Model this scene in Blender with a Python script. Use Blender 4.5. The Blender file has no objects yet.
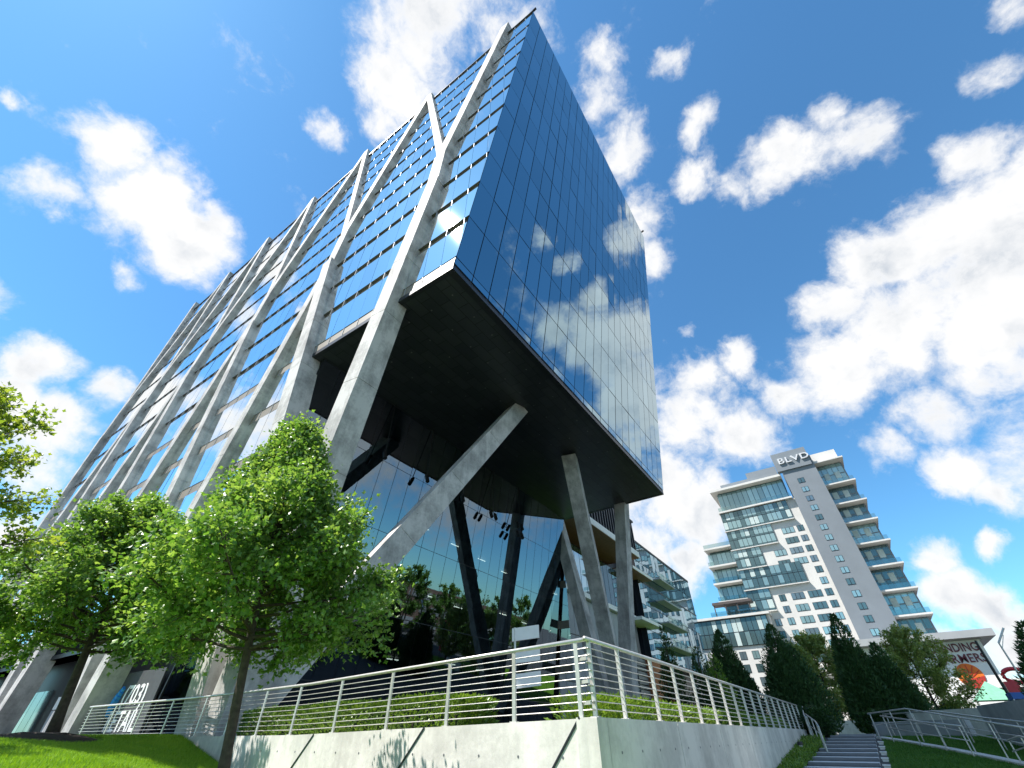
import bpy, math, random
from mathutils import Vector, Matrix
random.seed(7)
C = bpy.context.scene.collection
PI = math.pi
# ---------------------------------------------------------------- camera model (eye at the origin, +X away-right, +Y away-left)
F, CX, CY = 422.0, 512.0, 384.0
RX = (0.565, 0.527, 0.635); RY = (-0.825, 0.366, 0.430); RZ = (-0.006, -0.767, 0.642)
def _orth():
    a = Vector((887.2-CX, 734.4-CY, F)); b = Vector((-298-CX, 743-CY, F))
    z = a.cross(b).normalized()
    if z.y > 0: z = -z
    x = a.normalized(); y = z.cross(x)
    return x, y, z
_x, _y, _z = _orth()
def ray(px, py):
    v = Vector((px-CX, py-CY, F)); return Vector((_x.dot(v), _y.dot(v), _z.dot(v)))
def rdir(px, py): return ray(px, py).normalized()
def atd(px, py, d):
    r = ray(px, py); return r*(d/math.hypot(r.x, r.y))
SUN = Vector((-0.345, 0.375, 0.86)).normalized()

# ---------------------------------------------------------------- materials
MATS = {}
class N:
    def __init__(s, name):
        m = bpy.data.materials.new(name); m.use_nodes = True; s.m = m; s.t = m.node_tree
        s.t.nodes.clear(); s.out = s.t.nodes.new('ShaderNodeOutputMaterial')
        MATS[name] = m
    def n(s, typ, **kw):
        nd = s.t.nodes.new('ShaderNode'+typ)
        for k, v in kw.items():
            if k.startswith('i_'):
                key = k[2:].replace('_', ' ')
                nd.inputs[key].default_value = v
            elif k.startswith('x'): nd.inputs[int(k[1:])].default_value = v
            else: setattr(nd, k, v)
        return nd
    def l(s, a, b): s.t.links.new(a, b)
    def noise(s, scale, detail=4, rough=.55, vec=None, stretch=None):
        tc = s.n('TexCoord'); mp = s.n('Mapping')
        s.l(tc.outputs['Object'], mp.inputs[0])
        if stretch: mp.inputs['Scale'].default_value = stretch
        no = s.n('TexNoise', i_Scale=scale, i_Detail=detail, i_Roughness=rough); s.l(mp.outputs[0], no.inputs['Vector']); return no
    def ramp(s, src, stops):
        r = s.n('ValToRGB'); e = r.color_ramp.elements
        while len(e) < len(stops): e.new(.5)
        for el, (p, c) in zip(e, stops): el.position = p; el.color = (c[0], c[1], c[2], 1)
        s.l(src, r.inputs[0]); return r
    def bsdf(s, col=None, rough=.6, metal=0, spec=.5, colsock=None, bump=None, bstr=.2, bdist=.02):
        b = s.n('BsdfPrincipled'); b.inputs['Roughness'].default_value = rough; b.inputs['Metallic'].default_value = metal
        b.inputs['Specular IOR Level'].default_value = spec
        if col: b.inputs['Base Color'].default_value = (*col, 1)
        if colsock: s.l(colsock, b.inputs['Base Color'])
        if bump:
            bp = s.n('Bump'); bp.inputs['Strength'].default_value = bstr; bp.inputs['Distance'].default_value = bdist
            s.l(bump, bp.inputs['Height']); s.l(bp.outputs[0], b.inputs['Normal'])
        s.l(b.outputs[0], s.out.inputs[0]); return b
def plain(name, col, rough=.6, metal=0, var=.12, scale=3, spec=.5, bump=0):
    k = N(name); no = k.noise(scale)
    a = tuple(max(0, c*(1-var)) for c in col); b = tuple(c*(1+var) for c in col)
    r = k.ramp(no.outputs['Fac'], [(.3, a), (.7, b)])
    k.bsdf(rough=rough, metal=metal, spec=spec, colsock=r.outputs[0], bump=no.outputs['Fac'] if bump else None, bstr=bump)
    return k.m
def concrete(name, lo, hi, streak=True, scale=1.0):
    k = N(name)
    n1 = k.noise(.7*scale, 8, .62); n2 = k.noise(9*scale, 6, .65)
    n3 = k.noise(2.4*scale, 5, .6, stretch=(1, 1, .12))
    mx = k.n('Math', operation='ADD'); k.l(n1.outputs['Fac'], mx.inputs[0])
    m2 = k.n('Math', operation='MULTIPLY'); k.l(n2.outputs['Fac'], m2.inputs[0]); m2.inputs[1].default_value = .3; k.l(m2.outputs[0], mx.inputs[1])
    m3 = k.n('Math', operation='MULTIPLY_ADD'); k.l(n3.outputs['Fac'], m3.inputs[0]); m3.inputs[1].default_value = .5 if streak else .1; k.l(mx.outputs[0], m3.inputs[2])
    mid = tuple((a+b)/2 for a, b in zip(lo, hi))
    r = k.ramp(m3.outputs[0], [(.62, lo), (.85, mid), (1.0, hi)])
    k.bsdf(rough=.75, spec=.3, colsock=r.outputs[0], bump=n2.outputs['Fac'], bstr=.25, bdist=.02); return k.m
concrete('column_concrete', (.21, .205, .195), (.52, .505, .48))
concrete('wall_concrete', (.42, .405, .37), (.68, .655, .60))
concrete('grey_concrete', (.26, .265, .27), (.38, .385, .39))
def soffit():
    k = N('soffit_panel'); tc = k.n('TexCoord'); br = k.n('TexBrick'); k.l(tc.outputs['Object'], br.inputs['Vector'])
    br.inputs['Scale'].default_value = 1; br.inputs['Brick Width'].default_value = 1.66; br.inputs['Row Height'].default_value = .83; br.inputs['Mortar Size'].default_value = .022; br.offset = .5
    br.inputs['Color1'].default_value = (.022, .027, .033, 1); br.inputs['Color2'].default_value = (.034, .040, .046, 1); br.inputs['Mortar'].default_value = (.004, .005, .006, 1)
    k.bsdf(rough=.35, colsock=br.outputs['Color'])
soffit()
plain('dark_frame', (.014, .017, .022), .4)
plain('blocker_dark', (.008, .010, .014), .9, spec=.1)
plain('spandrel', (.22, .19, .15), .55, var=.15, scale=.8)
plain('spandrel_shade', (.13, .122, .115), .5)  # darker copy of the spandrel, slot shade put into the colour
plain('fin_metal', (.42, .43, .44), .5, .3, var=.05)
plain('steel', (.56, .54, .51), .38, .5, var=.1, scale=8)
plain('white_paint', (.78, .77, .74), .6, var=.05)
plain('bl_white', (.55, .535, .50), .7, var=.06, scale=.3)
plain('bl_grey', (.16, .185, .205), .7, var=.06, scale=.3)
plain('bl_lightgrey', (.33, .34, .35), .7, var=.08, scale=.3)
plain('brick_orange', (.33, .115, .045), .8, var=.25, scale=2.5)
plain('wood_soffit', (.25, .12, .05), .6, var=.2)
plain('black_metal', (.012, .012, .013), .4)
plain('grey_panel', (.13, .135, .14), .45, var=.12, scale=.5)
plain('banner_grey', (.06, .062, .066), .6)
plain('letter_white', (.80, .80, .80), .5, var=.03)
plain('letter_grey', (.52, .53, .54), .5, var=.03)
plain('blue_paint', (.03, .26, .62), .5, var=.1)
plain('letter_red', (.14, .018, .03), .5)
plain('mural_orange', (.75, .16, .015), .6, var=.25, scale=.5)
plain('mural_red', (.50, .03, .02), .6, var=.2, scale=.5)
plain('red_paint', (.62, .03, .04), .45)
plain('green_canopy', (.13, .34, .22), .6)
plain('blue_canopy', (.05, .14, .42), .6)
plain('pergola_brown', (.075, .06, .055), .6)
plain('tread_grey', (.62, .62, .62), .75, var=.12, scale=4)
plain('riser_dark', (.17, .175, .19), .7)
plain('mulch', (.022, .013, .009), .95, var=.5, scale=14, bump=.6)
plain('plaza_paving', (.065, .065, .063), .8, var=.15, scale=1.5)
plain('bark', (.060, .045, .034), .9, var=.35, scale=12, bump=.8)
plain('far_brick', (.20, .13, .10), .8, var=.2)
def glass(name, col, rough=.015, dark=(.01, .02, .03), fac=None, bump=0):
    """coated facade glass: a mirror coat over a dark pane; pane to pane tint varies a little"""
    k = N(name)
    g = k.n('NewGeometry')
    mp = k.n('MapRange'); k.l(g.outputs['Random Per Island'], mp.inputs[0]); mp.inputs[3].default_value = .90; mp.inputs[4].default_value = 1.06
    vm = k.n('VectorMath', operation='SCALE'); vm.inputs[0].default_value = col; k.l(mp.outputs[0], vm.inputs['Scale'])
    b = k.bsdf(rough=rough, metal=1.0, colsock=vm.outputs[0])
    if bump:
        no = k.noise(.35, 1, .4); bp = k.n('Bump'); bp.inputs['Strength'].default_value = bump; bp.inputs['Distance'].default_value = .03
        k.l(no.outputs['Fac'], bp.inputs['Height']); k.l(bp.outputs[0], b.inputs['Normal'])
    return k.m
glass('end_glass', (.28, .42, .49), .012)
glass('side_glass', (.92, .96, .97), .02)
def teal(name, col, metal, rough):
    k = N(name); g = k.n('NewGeometry'); mp = k.n('MapRange'); k.l(g.outputs['Random Per Island'], mp.inputs[0]); mp.inputs[3].default_value = .75; mp.inputs[4].default_value = 1.2
    vm = k.n('VectorMath', operation='SCALE'); vm.inputs[0].default_value = col; k.l(mp.outputs[0], vm.inputs['Scale'])
    k.bsdf(rough=rough, metal=metal, colsock=vm.outputs[0])
teal('bl_glass', (.27, .40, .40), .5, .12); teal('bl_glass_dark', (.10, .165, .17), .5, .12); teal('window_glass', (.17, .23, .25), .5, .1)
plain('curtain_white', (.42, .50, .48), .8, var=.1)
glass('neighbor_glass', (.22, .38, .50), .02)
glass('neighbor_dark', (.06, .09, .15), .04)
def lobby_glass():
    k = N('lobby_glass')
    gl = k.n('BsdfGlossy'); gl.inputs['Color'].default_value = (.30, .38, .44, 1); gl.inputs['Roughness'].default_value = .01
    tr = k.n('BsdfTransparent'); tr.inputs['Color'].default_value = (.16, .22, .23, 1)
    mx = k.n('MixShader'); lw = k.n('LayerWeight'); lw.inputs['Blend'].default_value = .55
    mr = k.n('MapRange'); k.l(lw.outputs['Fresnel'], mr.inputs[0]); mr.inputs[3].default_value = .42; mr.inputs[4].default_value = 1.0
    k.l(mr.outputs[0], mx.inputs[0]); k.l(tr.outputs[0], mx.inputs[1]); k.l(gl.outputs[0], mx.inputs[2]); k.l(mx.outputs[0], k.out.inputs[0])
lobby_glass()
def clear_glass():
    k = N('balustrade_glass')
    gl = k.n('BsdfGlossy'); gl.inputs['Color'].default_value = (.7, .8, .82, 1); gl.inputs['Roughness'].default_value = .03
    tr = k.n('BsdfTransparent'); tr.inputs['Color'].default_value = (.74, .82, .80, 1)
    mx = k.n('MixShader'); mx.inputs[0].default_value = .13
    k.l(tr.outputs[0], mx.inputs[1]); k.l(gl.outputs[0], mx.inputs[2]); k.l(mx.outputs[0], k.out.inputs[0])
clear_glass()
def lamp_mat():
    k = N('lamp_strip'); e = k.n('Emission'); e.inputs[0].default_value = (1, .93, .8, 1); e.inputs[1].default_value = 2.5; k.l(e.outputs[0], k.out.inputs[0])
lamp_mat()
def leaf(name, lo, mid, hi, trans=.35, rough=.36):
    k = N(name); g = k.n('NewGeometry'); no = k.noise(.9, 3)
    ad = k.n('Math', operation='MULTIPLY_ADD'); k.l(g.outputs['Random Per Island'], ad.inputs[0]); ad.inputs[1].default_value = .55
    k.l(no.outputs['Fac'], ad.inputs[2])
    r = k.ramp(ad.outputs[0], [(.3, lo), (.72, mid), (1.05 if False else 1.0, hi)])
    b = k.n('BsdfPrincipled'); b.inputs['Roughness'].default_value = rough; b.inputs['Specular IOR Level'].default_value = .5
    k.l(r.outputs[0], b.inputs['Base Color'])
    t = k.n('BsdfTranslucent'); mu = k.n('VectorMath', operation='MULTIPLY'); k.l(r.outputs[0], mu.inputs[0]); mu.inputs[1].default_value = (1.5, 1.35, .6); k.l(mu.outputs[0], t.inputs[0])
    mx = k.n('MixShader'); mx.inputs[0].default_value = trans
    k.l(b.outputs[0], mx.inputs[1]); k.l(t.outputs[0], mx.inputs[2]); k.l(mx.outputs[0], k.out.inputs[0])
leaf('oak_leaf', (.050, .130, .024), (.110, .235, .046), (.22, .35, .10), .44)
leaf('oak_leaf_yellow', (.08, .145, .018), (.155, .25, .036), (.25, .33, .07), .45)
leaf('conifer_leaf', (.016, .048, .013), (.032, .082, .021), (.056, .12, .035), .18, .6)
leaf('pale_leaf', (.15, .21, .05), (.24, .31, .085), (.34, .40, .14), .40)
leaf('hedge_leaf', (.05, .11, .012), (.11, .21, .022), (.18, .29, .04), .3)
leaf('dark_shrub_leaf', (.010, .035, .008), (.022, .06, .012), (.04, .09, .02), .2)
leaf('grass_blade', (.13, .27, .012), (.19, .36, .019), (.25, .42, .03), .35, .55)
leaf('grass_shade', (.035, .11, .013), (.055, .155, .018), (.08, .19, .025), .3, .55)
def lawn():
    k = N('lawn'); n1 = k.noise(.25, 5); n2 = k.noise(25, 4)
    ad = k.n('Math', operation='MULTIPLY_ADD'); k.l(n2.outputs['Fac'], ad.inputs[0]); ad.inputs[1].default_value = .5; k.l(n1.outputs['Fac'], ad.inputs[2])
    r = k.ramp(ad.outputs[0], [(.45, (.075, .17, .011)), (.75, (.115, .23, .015)), (.95, (.15, .27, .023))])
    k.bsdf(rough=.9, spec=.1, colsock=r.outputs[0], bump=n2.outputs['Fac'], bstr=.6, bdist=.03)
lawn()
plain('ground_paving', (.075, .073, .070), .9, var=.25, scale=.4)
plain('asphalt', (.045, .045, .047), .9, var=.15, scale=2)
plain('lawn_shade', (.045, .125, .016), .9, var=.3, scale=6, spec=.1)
plain('ground_paving', (.075, .073, .070), .9, var=.25, scale=.4)
plain('asphalt', (.045, .045, .047), .9, var=.15, scale=2)
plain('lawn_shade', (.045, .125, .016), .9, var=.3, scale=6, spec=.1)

# ---------------------------------------------------------------- mesh builder
class MB:
    def __init__(s): s.v = []; s.f = []; s.mi = []; s.cur = 0
    def quad(s, a, b, c, d):
        i = len(s.v); s.v += [tuple(a), tuple(b), tuple(c), tuple(d)]; s.f.append((i, i+1, i+2, i+3)); s.mi.append(s.cur)
    def poly(s, pts):
        i = len(s.v); s.v += [tuple(p) for p in pts]; s.f.append(tuple(range(i, i+len(pts)))); s.mi.append(s.cur)
    def box(s, x0, x1, y0, y1, z0, z1):
        if x0 > x1: x0, x1 = x1, x0
        if y0 > y1: y0, y1 = y1, y0
        if z0 > z1: z0, z1 = z1, z0
        i = len(s.v)
        s.v += [(x0,y0,z0),(x1,y0,z0),(x1,y1,z0),(x0,y1,z0),(x0,y0,z1),(x1,y0,z1),(x1,y1,z1),(x0,y1,z1)]
        for q in ((0,3,2,1),(4,5,6,7),(0,1,5,4),(1,2,6,5),(2,3,7,6),(3,0,4,7)):
            s.f.append(tuple(i+k for k in q)); s.mi.append(s.cur)
    def prism(s, bot, top):
        """two matching rings of points"""
        n = len(bot); i = len(s.v); s.v += [tuple(p) for p in bot]+[tuple(p) for p in top]
        s.f.append(tuple(i+k for k in reversed(range(n)))); s.f.append(tuple(i+n+k for k in range(n))); s.mi += [s.cur]*2
        for k in range(n):
            j = (k+1) % n; s.f.append((i+k, i+j, i+n+j, i+n+k)); s.mi.append(s.cur)
    def beam(s, p, q, w, d, side=None):
        p = Vector(p); q = Vector(q); t = (q-p).normalized()
        u = Vector(side) if side else (Vector((0,0,1)) if abs(t.z) < .9 else Vector((0,1,0)))
        a = t.cross(u).normalized()*w/2; b = a.cross(t).normalized()*d/2
        r = [-a-b, a-b, a+b, -a+b]
        s.prism([p+k for k in r], [q+k for k in r])
    def tube(s, pts, r, n=8, r1=None):
        pts = [Vector(p) for p in pts]; m = len(pts); i0 = len(s.v)
        for k, p in enumerate(pts):
            t = (pts[min(k+1, m-1)]-pts[max(k-1, 0)]).normalized()
            u = Vector((0,0,1)) if abs(t.z) < .9 else Vector((1,0,0))
            a = t.cross(u).normalized(); b = a.cross(t)
            rr = r[k] if isinstance(r, (list, tuple)) else r
            for j in range(n):
                an = 2*PI*j/n; s.v.append(tuple(p+a*math.cos(an)*rr+b*math.sin(an)*rr))
        for k in range(m-1):
            for j in range(n):
                jj = (j+1) % n
                s.f.append((i0+k*n+j, i0+k*n+jj, i0+(k+1)*n+jj, i0+(k+1)*n+j)); s.mi.append(s.cur)
        s.f.append(tuple(i0+j for j in reversed(range(n)))); s.f.append(tuple(i0+(m-1)*n+j for j in range(n))); s.mi += [s.cur]*2
    def build(s, name, mat, parent=None, smooth=False):
        me = bpy.data.meshes.new(name)
        o0 = WL[parent.name] if parent else Vector((0,0,0))
        me.from_pydata([(x-o0.x, y-o0.y, z-o0.z) for x, y, z in s.v], [], s.f)
        mats = mat if isinstance(mat, (list, tuple)) else [mat]
        for m in mats: me.materials.append(MATS[m])
        if len(mats) > 1: me.polygons.foreach_set('material_index', s.mi)
        if smooth: me.polygons.foreach_set('use_smooth', [True]*len(me.polygons))
        me.update(); o = bpy.data.objects.new(name, me); C.objects.link(o)
        WL[o.name] = o0.copy()
        if parent: o.parent = parent
        return o
WL = {}
def thing(name, label, cat, loc=(0,0,0), group=None):
    o = bpy.data.objects.new(name, None); C.objects.link(o); o.location = loc; WL[o.name] = Vector(loc)
    o.empty_display_size = .2
    return tag(o, label, cat, group)
def tag(o, label, cat, group=None):
    o['label'] = label; o['category'] = cat
    if group: o['group'] = group
    return o
def kind(o, k): o['kind'] = k; return o
def text(name, body, h, mat, o0, right, up, depth, parent, spacing=1.0, xs=1.0):
    """lettering as a mesh: lower-left corner at o0"""
    cu = bpy.data.curves.new(name, 'FONT'); cu.body = body; cu.size = h/.7; cu.extrude = depth/2; cu.offset = h*.018; cu.space_character = spacing; cu.resolution_u = 3
    ob = bpy.data.objects.new(name+'_tmp', cu); C.objects.link(ob)
    bpy.context.view_layer.update()
    me = bpy.data.meshes.new_from_object(ob.evaluated_get(bpy.context.evaluated_depsgraph_get()))
    bpy.data.objects.remove(ob)
    right = Vector(right).normalized(); up = Vector(up).normalized(); nrm = right.cross(up); o0 = Vector(o0)
    pw = WL[parent.name] if parent else Vector((0,0,0))
    for v in me.vertices:
        c = v.co.copy(); v.co = o0+right*c.x*xs+up*c.y+nrm*c.z-pw
    me.materials.clear(); me.materials.append(MATS[mat]); me.name = name
    o = bpy.data.objects.new(name, me); C.objects.link(o); WL[o.name] = pw
    if parent: o.parent = parent
    return o

# ================================================================ SETTING: terrain
def clamp(a, lo, hi): return max(lo, min(hi, a))
def hgt(x, y):
    hr = clamp(-.95+.085*(x-24), -1.75, -.06)
    hl = clamp(.06-.045*(19.6-y)-.03*clamp(x-4, 0, 6)*clamp(19.6-y, 0, 9)-.10*max(0, 10-y), -1.75, .06) if x < 12 else -1.75
    if x < 12 and y < 0: hl = -1.75
    h = max(hr, hl)
    return h
def axis(lo, hi, step, far):
    a = [lo+i*step for i in range(int((hi-lo)/step)+1)]
    pre = []; d = step; v = lo
    while v > -far: d *= 1.6; v -= d; pre.append(v)
    post = []; d = step; v = hi
    while v < far: d *= 1.6; v += d; post.append(v)
    return pre[::-1]+a+post
xs = axis(-20, 60, 1.0, 3500); ys = axis(-30, 60, 1.0, 3500)
g = MB()
for x in xs:
    for y in ys: g.v.append((x, y, hgt(x, y)))
ny = len(ys)
for i in range(len(xs)-1):
    for j in range(ny-1): g.f.append((i*ny+j, (i+1)*ny+j, (i+1)*ny+j+1, i*ny+j+1)); g.mi.append(0)
kind(g.build('ground', 'ground_paving', smooth=True), 'structure')
def patch(name, x0, x1, y0, y1, st, inside, mat, dz=.006):
    g = MB(); nx = int((x1-x0)/st); ny_ = int((y1-y0)/st); idx = {}
    for i in range(nx+1):
        for j in range(ny_+1):
            x = x0+i*st; y = y0+j*st; idx[i, j] = len(g.v); g.v.append((x, y, hgt(x, y)+dz))
    for i in range(nx):
        for j in range(ny_):
            if inside(x0+(i+.5)*st, y0+(j+.5)*st): g.f.append((idx[i, j], idx[i+1, j], idx[i+1, j+1], idx[i, j+1])); g.mi.append(0)
    kind(g.build(name, mat, smooth=True), 'structure')
patch('lawn', -14, 9.2, -3, 32, .4, lambda x, y: True, 'lawn')
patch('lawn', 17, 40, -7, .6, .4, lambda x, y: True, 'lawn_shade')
patch('lawn', 40, 120, -6, 24, 2.0, lambda x, y: True, 'lawn')
patch('road', 20, 220, -26, -12, 2.0, lambda x, y: True, 'asphalt')
# plaza deck behind the retaining walls
g = MB()
g.prism([(7.75, 3.8, -1.9), (60, 3.8, -1.9), (60, 60, -1.9), (9.3, 60, -1.9), (9.3, 19, -1.9), (8.65, 13, -1.9)],
        [(7.75, 3.8, .05), (60, 3.8, .05), (60, 60, .05), (9.3, 60, .05), (9.3, 19, .05), (8.65, 13, .05)])
kind(g.build('plaza', 'plaza_paving'), 'structure')
# stepped path
g = MB(); x = 17.0; k = 0
while x < 37:
    z = max(hgt(x, 0), -1.6)+.05; z2 = max(hgt(x+1.15, 0), -1.6)+.05
    a0 = -.028*x+1.22 if False else 0
    yl = 3.0-.045*(x-24); yr = .62-.006*(x-24)
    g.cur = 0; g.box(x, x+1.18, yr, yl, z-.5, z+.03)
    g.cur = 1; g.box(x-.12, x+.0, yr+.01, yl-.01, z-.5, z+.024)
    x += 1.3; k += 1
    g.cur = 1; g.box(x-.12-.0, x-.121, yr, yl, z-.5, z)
kind(g.build('path', ['tread_grey', 'riser_dark']), 'structure')
# mulch bed under the far left tree
g = MB(); c = atd(56, 738, 20.2); ring = 18
for rr, zz in ((2.1, .02), (1.5, .16), (.7, .25)):
    pass
pts = []
for ri, (rr, zz) in enumerate(((1.35, -.02), (.9, .07), (.45, .12))):
    for j in range(24):
        an = 2*PI*j/24; q = rr*(1+.08*random.uniform(-1, 1)); px = c.x-.3+q*math.cos(an); py = c.y+q*math.sin(an)
        g.v.append((px, py, hgt(px, py)+zz+random.uniform(-.02, .02)))
for ri in range(2):
    for j in range(24):
        jj = (j+1) % 24; g.f.append((ri*24+j, ri*24+jj, (ri+1)*24+jj, (ri+1)*24+j)); g.mi.append(0)
g.f.append(tuple(48+j for j in range(24))); g.mi.append(0)
kind(g.build('mulch_bed', 'mulch', smooth=True), 'stuff')

# ================================================================ OFFICE TOWER
XL, XR = 10.08, 46.62                    # glass planes of the two long sides
ZS, ZT = 20.97, 67.4
def ynear(z): return 10.94-7.6*(z-ZS)/(ZT-ZS)
def yfar(z): return 77.0+(5.0/40)*min(z, 40)*.55+(.20*(z-40) if z > 40 else 0)
YL = 23.7
tower = thing('office_tower', 'tall blue mirror glass office block raised on a concrete lattice of slanted columns', 'building', (28.4, 45, .05))
FL = [ZS+.33+4.08*i for i in range(12)]
LOW = [ZS+.33-4.08*i for i in range(1, 5)][::-1]
# solid dark filler added inside the tower to block light, closes the far end
g = MB()
prof = [(ynear(ZS)+.5, ZS+.5), (ynear(ZT)+.5, ZT-.4), (yfar(ZT)-.1, ZT-.4), (yfar(40)-.1, 40), (yfar(4)-.1, 4.2), (YL+12, 4.2), (YL+12, ZS+.5)]
g.prism([(XL+.42, y, z) for y, z in prof], [(XR-.42, y, z) for y, z in prof])
g.build('inner_blocker', 'blocker_dark', tower)
# end wall glazing: panes with a hair of random tilt, dark joints between
g = MB(); jo = .035; NP = 22; pw = (XR-XL)/NP
zr = [ZS+.42]+[z+.65 for z in FL[:11]]+[ZT-.05]
for i in range(NP):
    for j in range(len(zr)-1):
        x0 = XL+i*pw+jo; x1 = XL+(i+1)*pw-jo; z0 = zr[j]+jo; z1 = zr[j+1]-jo
        t = [random.uniform(-.010, .010) for _ in range(3)]
        g.quad((x0, ynear(z0)+t[0], z0), (x1, ynear(z0)+t[1], z0), (x1, ynear(z1)+t[2]+t[1]-t[0], z1), (x0, ynear(z1)+t[2], z1))
eg = g.build('end_glazing', 'end_glass', tower)
g = MB(); g.quad((XL+.02, ynear(ZS+.4)+.06, ZS+.4), (XR-.02, ynear(ZS+.4)+.06, ZS+.4), (XR-.02, ynear(ZT)+.06, ZT), (XL+.02, ynear(ZT)+.06, ZT))
g.box(XL, XR, ynear(ZT)+.02, ynear(ZT)+.3, ZT-.04, ZT+.08)
g.build('joint_backing', 'dark_frame', eg)
# long sides
def side(xg, sgn, name):
    """xg glass plane, sgn = outward direction along x"""
    g = MB(); sp = MB(); fi = MB(); xb = xg-sgn*.34
    lv = LOW+FL
    for k, z0 in enumerate(lv):
        z1 = lv[k+1] if k+1 < len(lv) else ZT
        zg = z0+.78
        low = z0 < ZS-.1
        def yn(z): return YL+.5 if low else ynear(z)
        xb = xg-sgn*(.03 if k <= len(LOW) else .20)
        if z1-z0 < .6: continue
        hi = z1-.0
        # recessed spandrel and undersides whose darker colour paints in the slot's shade
        a, b = yn(max(z0, ZS) if z0 >= ZS-.1 else z0)+.05, yfar(z0)
        sp.cur = 0; sp.quad((xb, a, z0), (xb, b, z0), (xb, yfar(zg), zg), (xb, yn(zg)+.05, zg))
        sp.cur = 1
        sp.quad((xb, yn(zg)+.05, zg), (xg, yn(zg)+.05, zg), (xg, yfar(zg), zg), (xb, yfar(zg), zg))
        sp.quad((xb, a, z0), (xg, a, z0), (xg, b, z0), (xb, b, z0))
        y = math.ceil(yn(hi)/1.5)*1.5-1.5
        while y < yfar(hi):
            c = [(max(y, yn(zg))+.012, zg), (min(y+1.5, yfar(zg))-.012, zg), (min(y+1.5, yfar(hi))-.012, hi), (max(y, yn(hi))+.012, hi)]
            if c[1][0] > c[0][0]+.05 or c[2][0] > c[3][0]+.05:
                t = [random.uniform(-.007, .007) for _ in range(3)]
                if c[1][0] < c[0][0]: c[1] = c[0]
                dx = [t[0], t[1], t[2]+t[1]-t[0], t[2]]
                g.quad(*[(xg+dx[q], c[q][0], c[q][1]) for q in range(4)])
            if y > yn(z0)+.1 and y > yn(hi)+.1 and y < yfar(hi)-.3:
                fi.box(xg+sgn*.006, xb-sgn*.02, y-.016, y+.016, z0+.01, zg-.01)
            y += 1.5
    o = g.build(name, 'side_glass', tower)
    sp.build('spandrel', ['spandrel', 'spandrel_shade'], o); fo = fi.build('mullion_fins', 'fin_metal', o); fo['kind'] = 'stuff'
    g = MB(); g.beam((xg+sgn*.03, ynear(ZT), ZT+.06), (xg+sgn*.03, yfar(ZT), ZT+.06), .1, .16)
    g.build('parapet_rail', 'dark_frame', o)
side(XL, -1, 'side_glazing'); side(XR, 1, 'side_glazing')
# soffit
g = MB()
g.box(XL+.03, XR-.03, ynear(ZS)+.45, YL+2, ZS, ZS+.3)
so = g.build('soffit', 'soffit_panel', tower)
g = MB()
g.box(XL-.01, XR+.01, ynear(ZS)-.01, ynear(ZS)+.44, ZS-.03, ZS+.38)
g.box(XL-.012, XL+.3, ynear(ZS)+.45, YL+3, ZS-.03, ZS+.32); g.box(XR-.3, XR+.012, ynear(ZS)+.45, YL+3, ZS-.03, ZS+.32)
g.build('fascia', 'dark_frame', so)
g = MB()
for i in range(17):
    for j in range(5):
        xx = XL+1.6+i*2.05+random.uniform(-.1, .1); yy = ynear(ZS)+1.3+j*1.9
        g.box(xx-.045, xx+.045, yy-.045, yy+.045, ZS-.012, ZS-.002)
o = g.build('downlight_grid', 'grey_panel', so); o['kind'] = 'stuff'
# window washing arms at the two upper corners
for xx in (XL+.2, XR-.2):
    g = MB(); yy = ynear(ZT)
    g.tube([(xx, yy+.3, ZT), (xx, yy+.2, ZT+1.6)], .06); g.beam((xx, yy+.5, ZT+1.2), (xx, yy-.35, ZT+1.5), .25, .2)
    g.build('roof_davit', 'black_metal', tower)
# concrete lattice
members = []
A = [(7.2+13.1*k, 69.2) for k in range(7)]; J = [(14.0+13.35*k, 39.6) for k in range(6)]; K = [(y+.1, 34.6) for y, z in J]
B = [19.75+13.8*k for k in range(5)]
for k in range(6):
    members += [(A[k], J[k], .90 if k > 1 else .98), (A[k+1], J[k], .84), (J[k], K[k], 1.15 if k > 1 else 1.3)]
members[0] = (A[0], (J[0][0], J[0][1]), 1.12)
members.append((K[0], (B[0]-.75, -.1), 1.25))
for k in range(1, 6):
    members.append((K[k], (B[k-1]+.75, -.1), 1.2 if k == 1 else .98))
    if k < 5: members.append((K[k], (B[k]-.75, -.1), .98))
def lattice(mirror):
    for q, (p, r, w) in enumerate(members):
        if mirror and q > 40: break
        x0 = (9.46 if q in (0, 2, 18, 19) else 9.66)-.003*q; x1 = 10.72+.003*q
        if mirror: x0, x1 = XL+XR-x1, XL+XR-x0
        d = Vector((r[0]-p[0], r[1]-p[1])).normalized(); n = Vector((-d.y, d.x))*w/2
        g = MB(); segs = max(1, int(round((Vector(p)-Vector(r)).length/5.2)))
        # cast in lifts: narrow grooves between them
        P0 = Vector(p)-d*.3; L = (Vector(r)-P0).length+.2
        for sgi in range(segs):
            a = P0+d*(L*sgi/segs); b = P0+d*(L*(sgi+1)/segs-(.035 if sgi < segs-1 else 0))
            ring = lambda c: [(x0, c.x-n.x, c.y-n.y), (x1, c.x-n.x, c.y-n.y), (x1, c.x+n.x, c.y+n.y), (x0, c.x+n.x, c.y+n.y)]
            g.prism(ring(a), ring(b))
        ins = n*.965; e = P0+d*L
        ring = lambda c: [(x0+.025, c.x-ins.x, c.y-ins.y), (x1-.025, c.x-ins.x, c.y-ins.y), (x1-.025, c.x+ins.x, c.y+ins.y), (x0+.025, c.x+ins.x, c.y+ins.y)]
        g.prism(ring(P0+d*.02), ring(e-d*.02))
        g.build('column', 'column_concrete', tower)
lattice(False); lattice(True)
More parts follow.
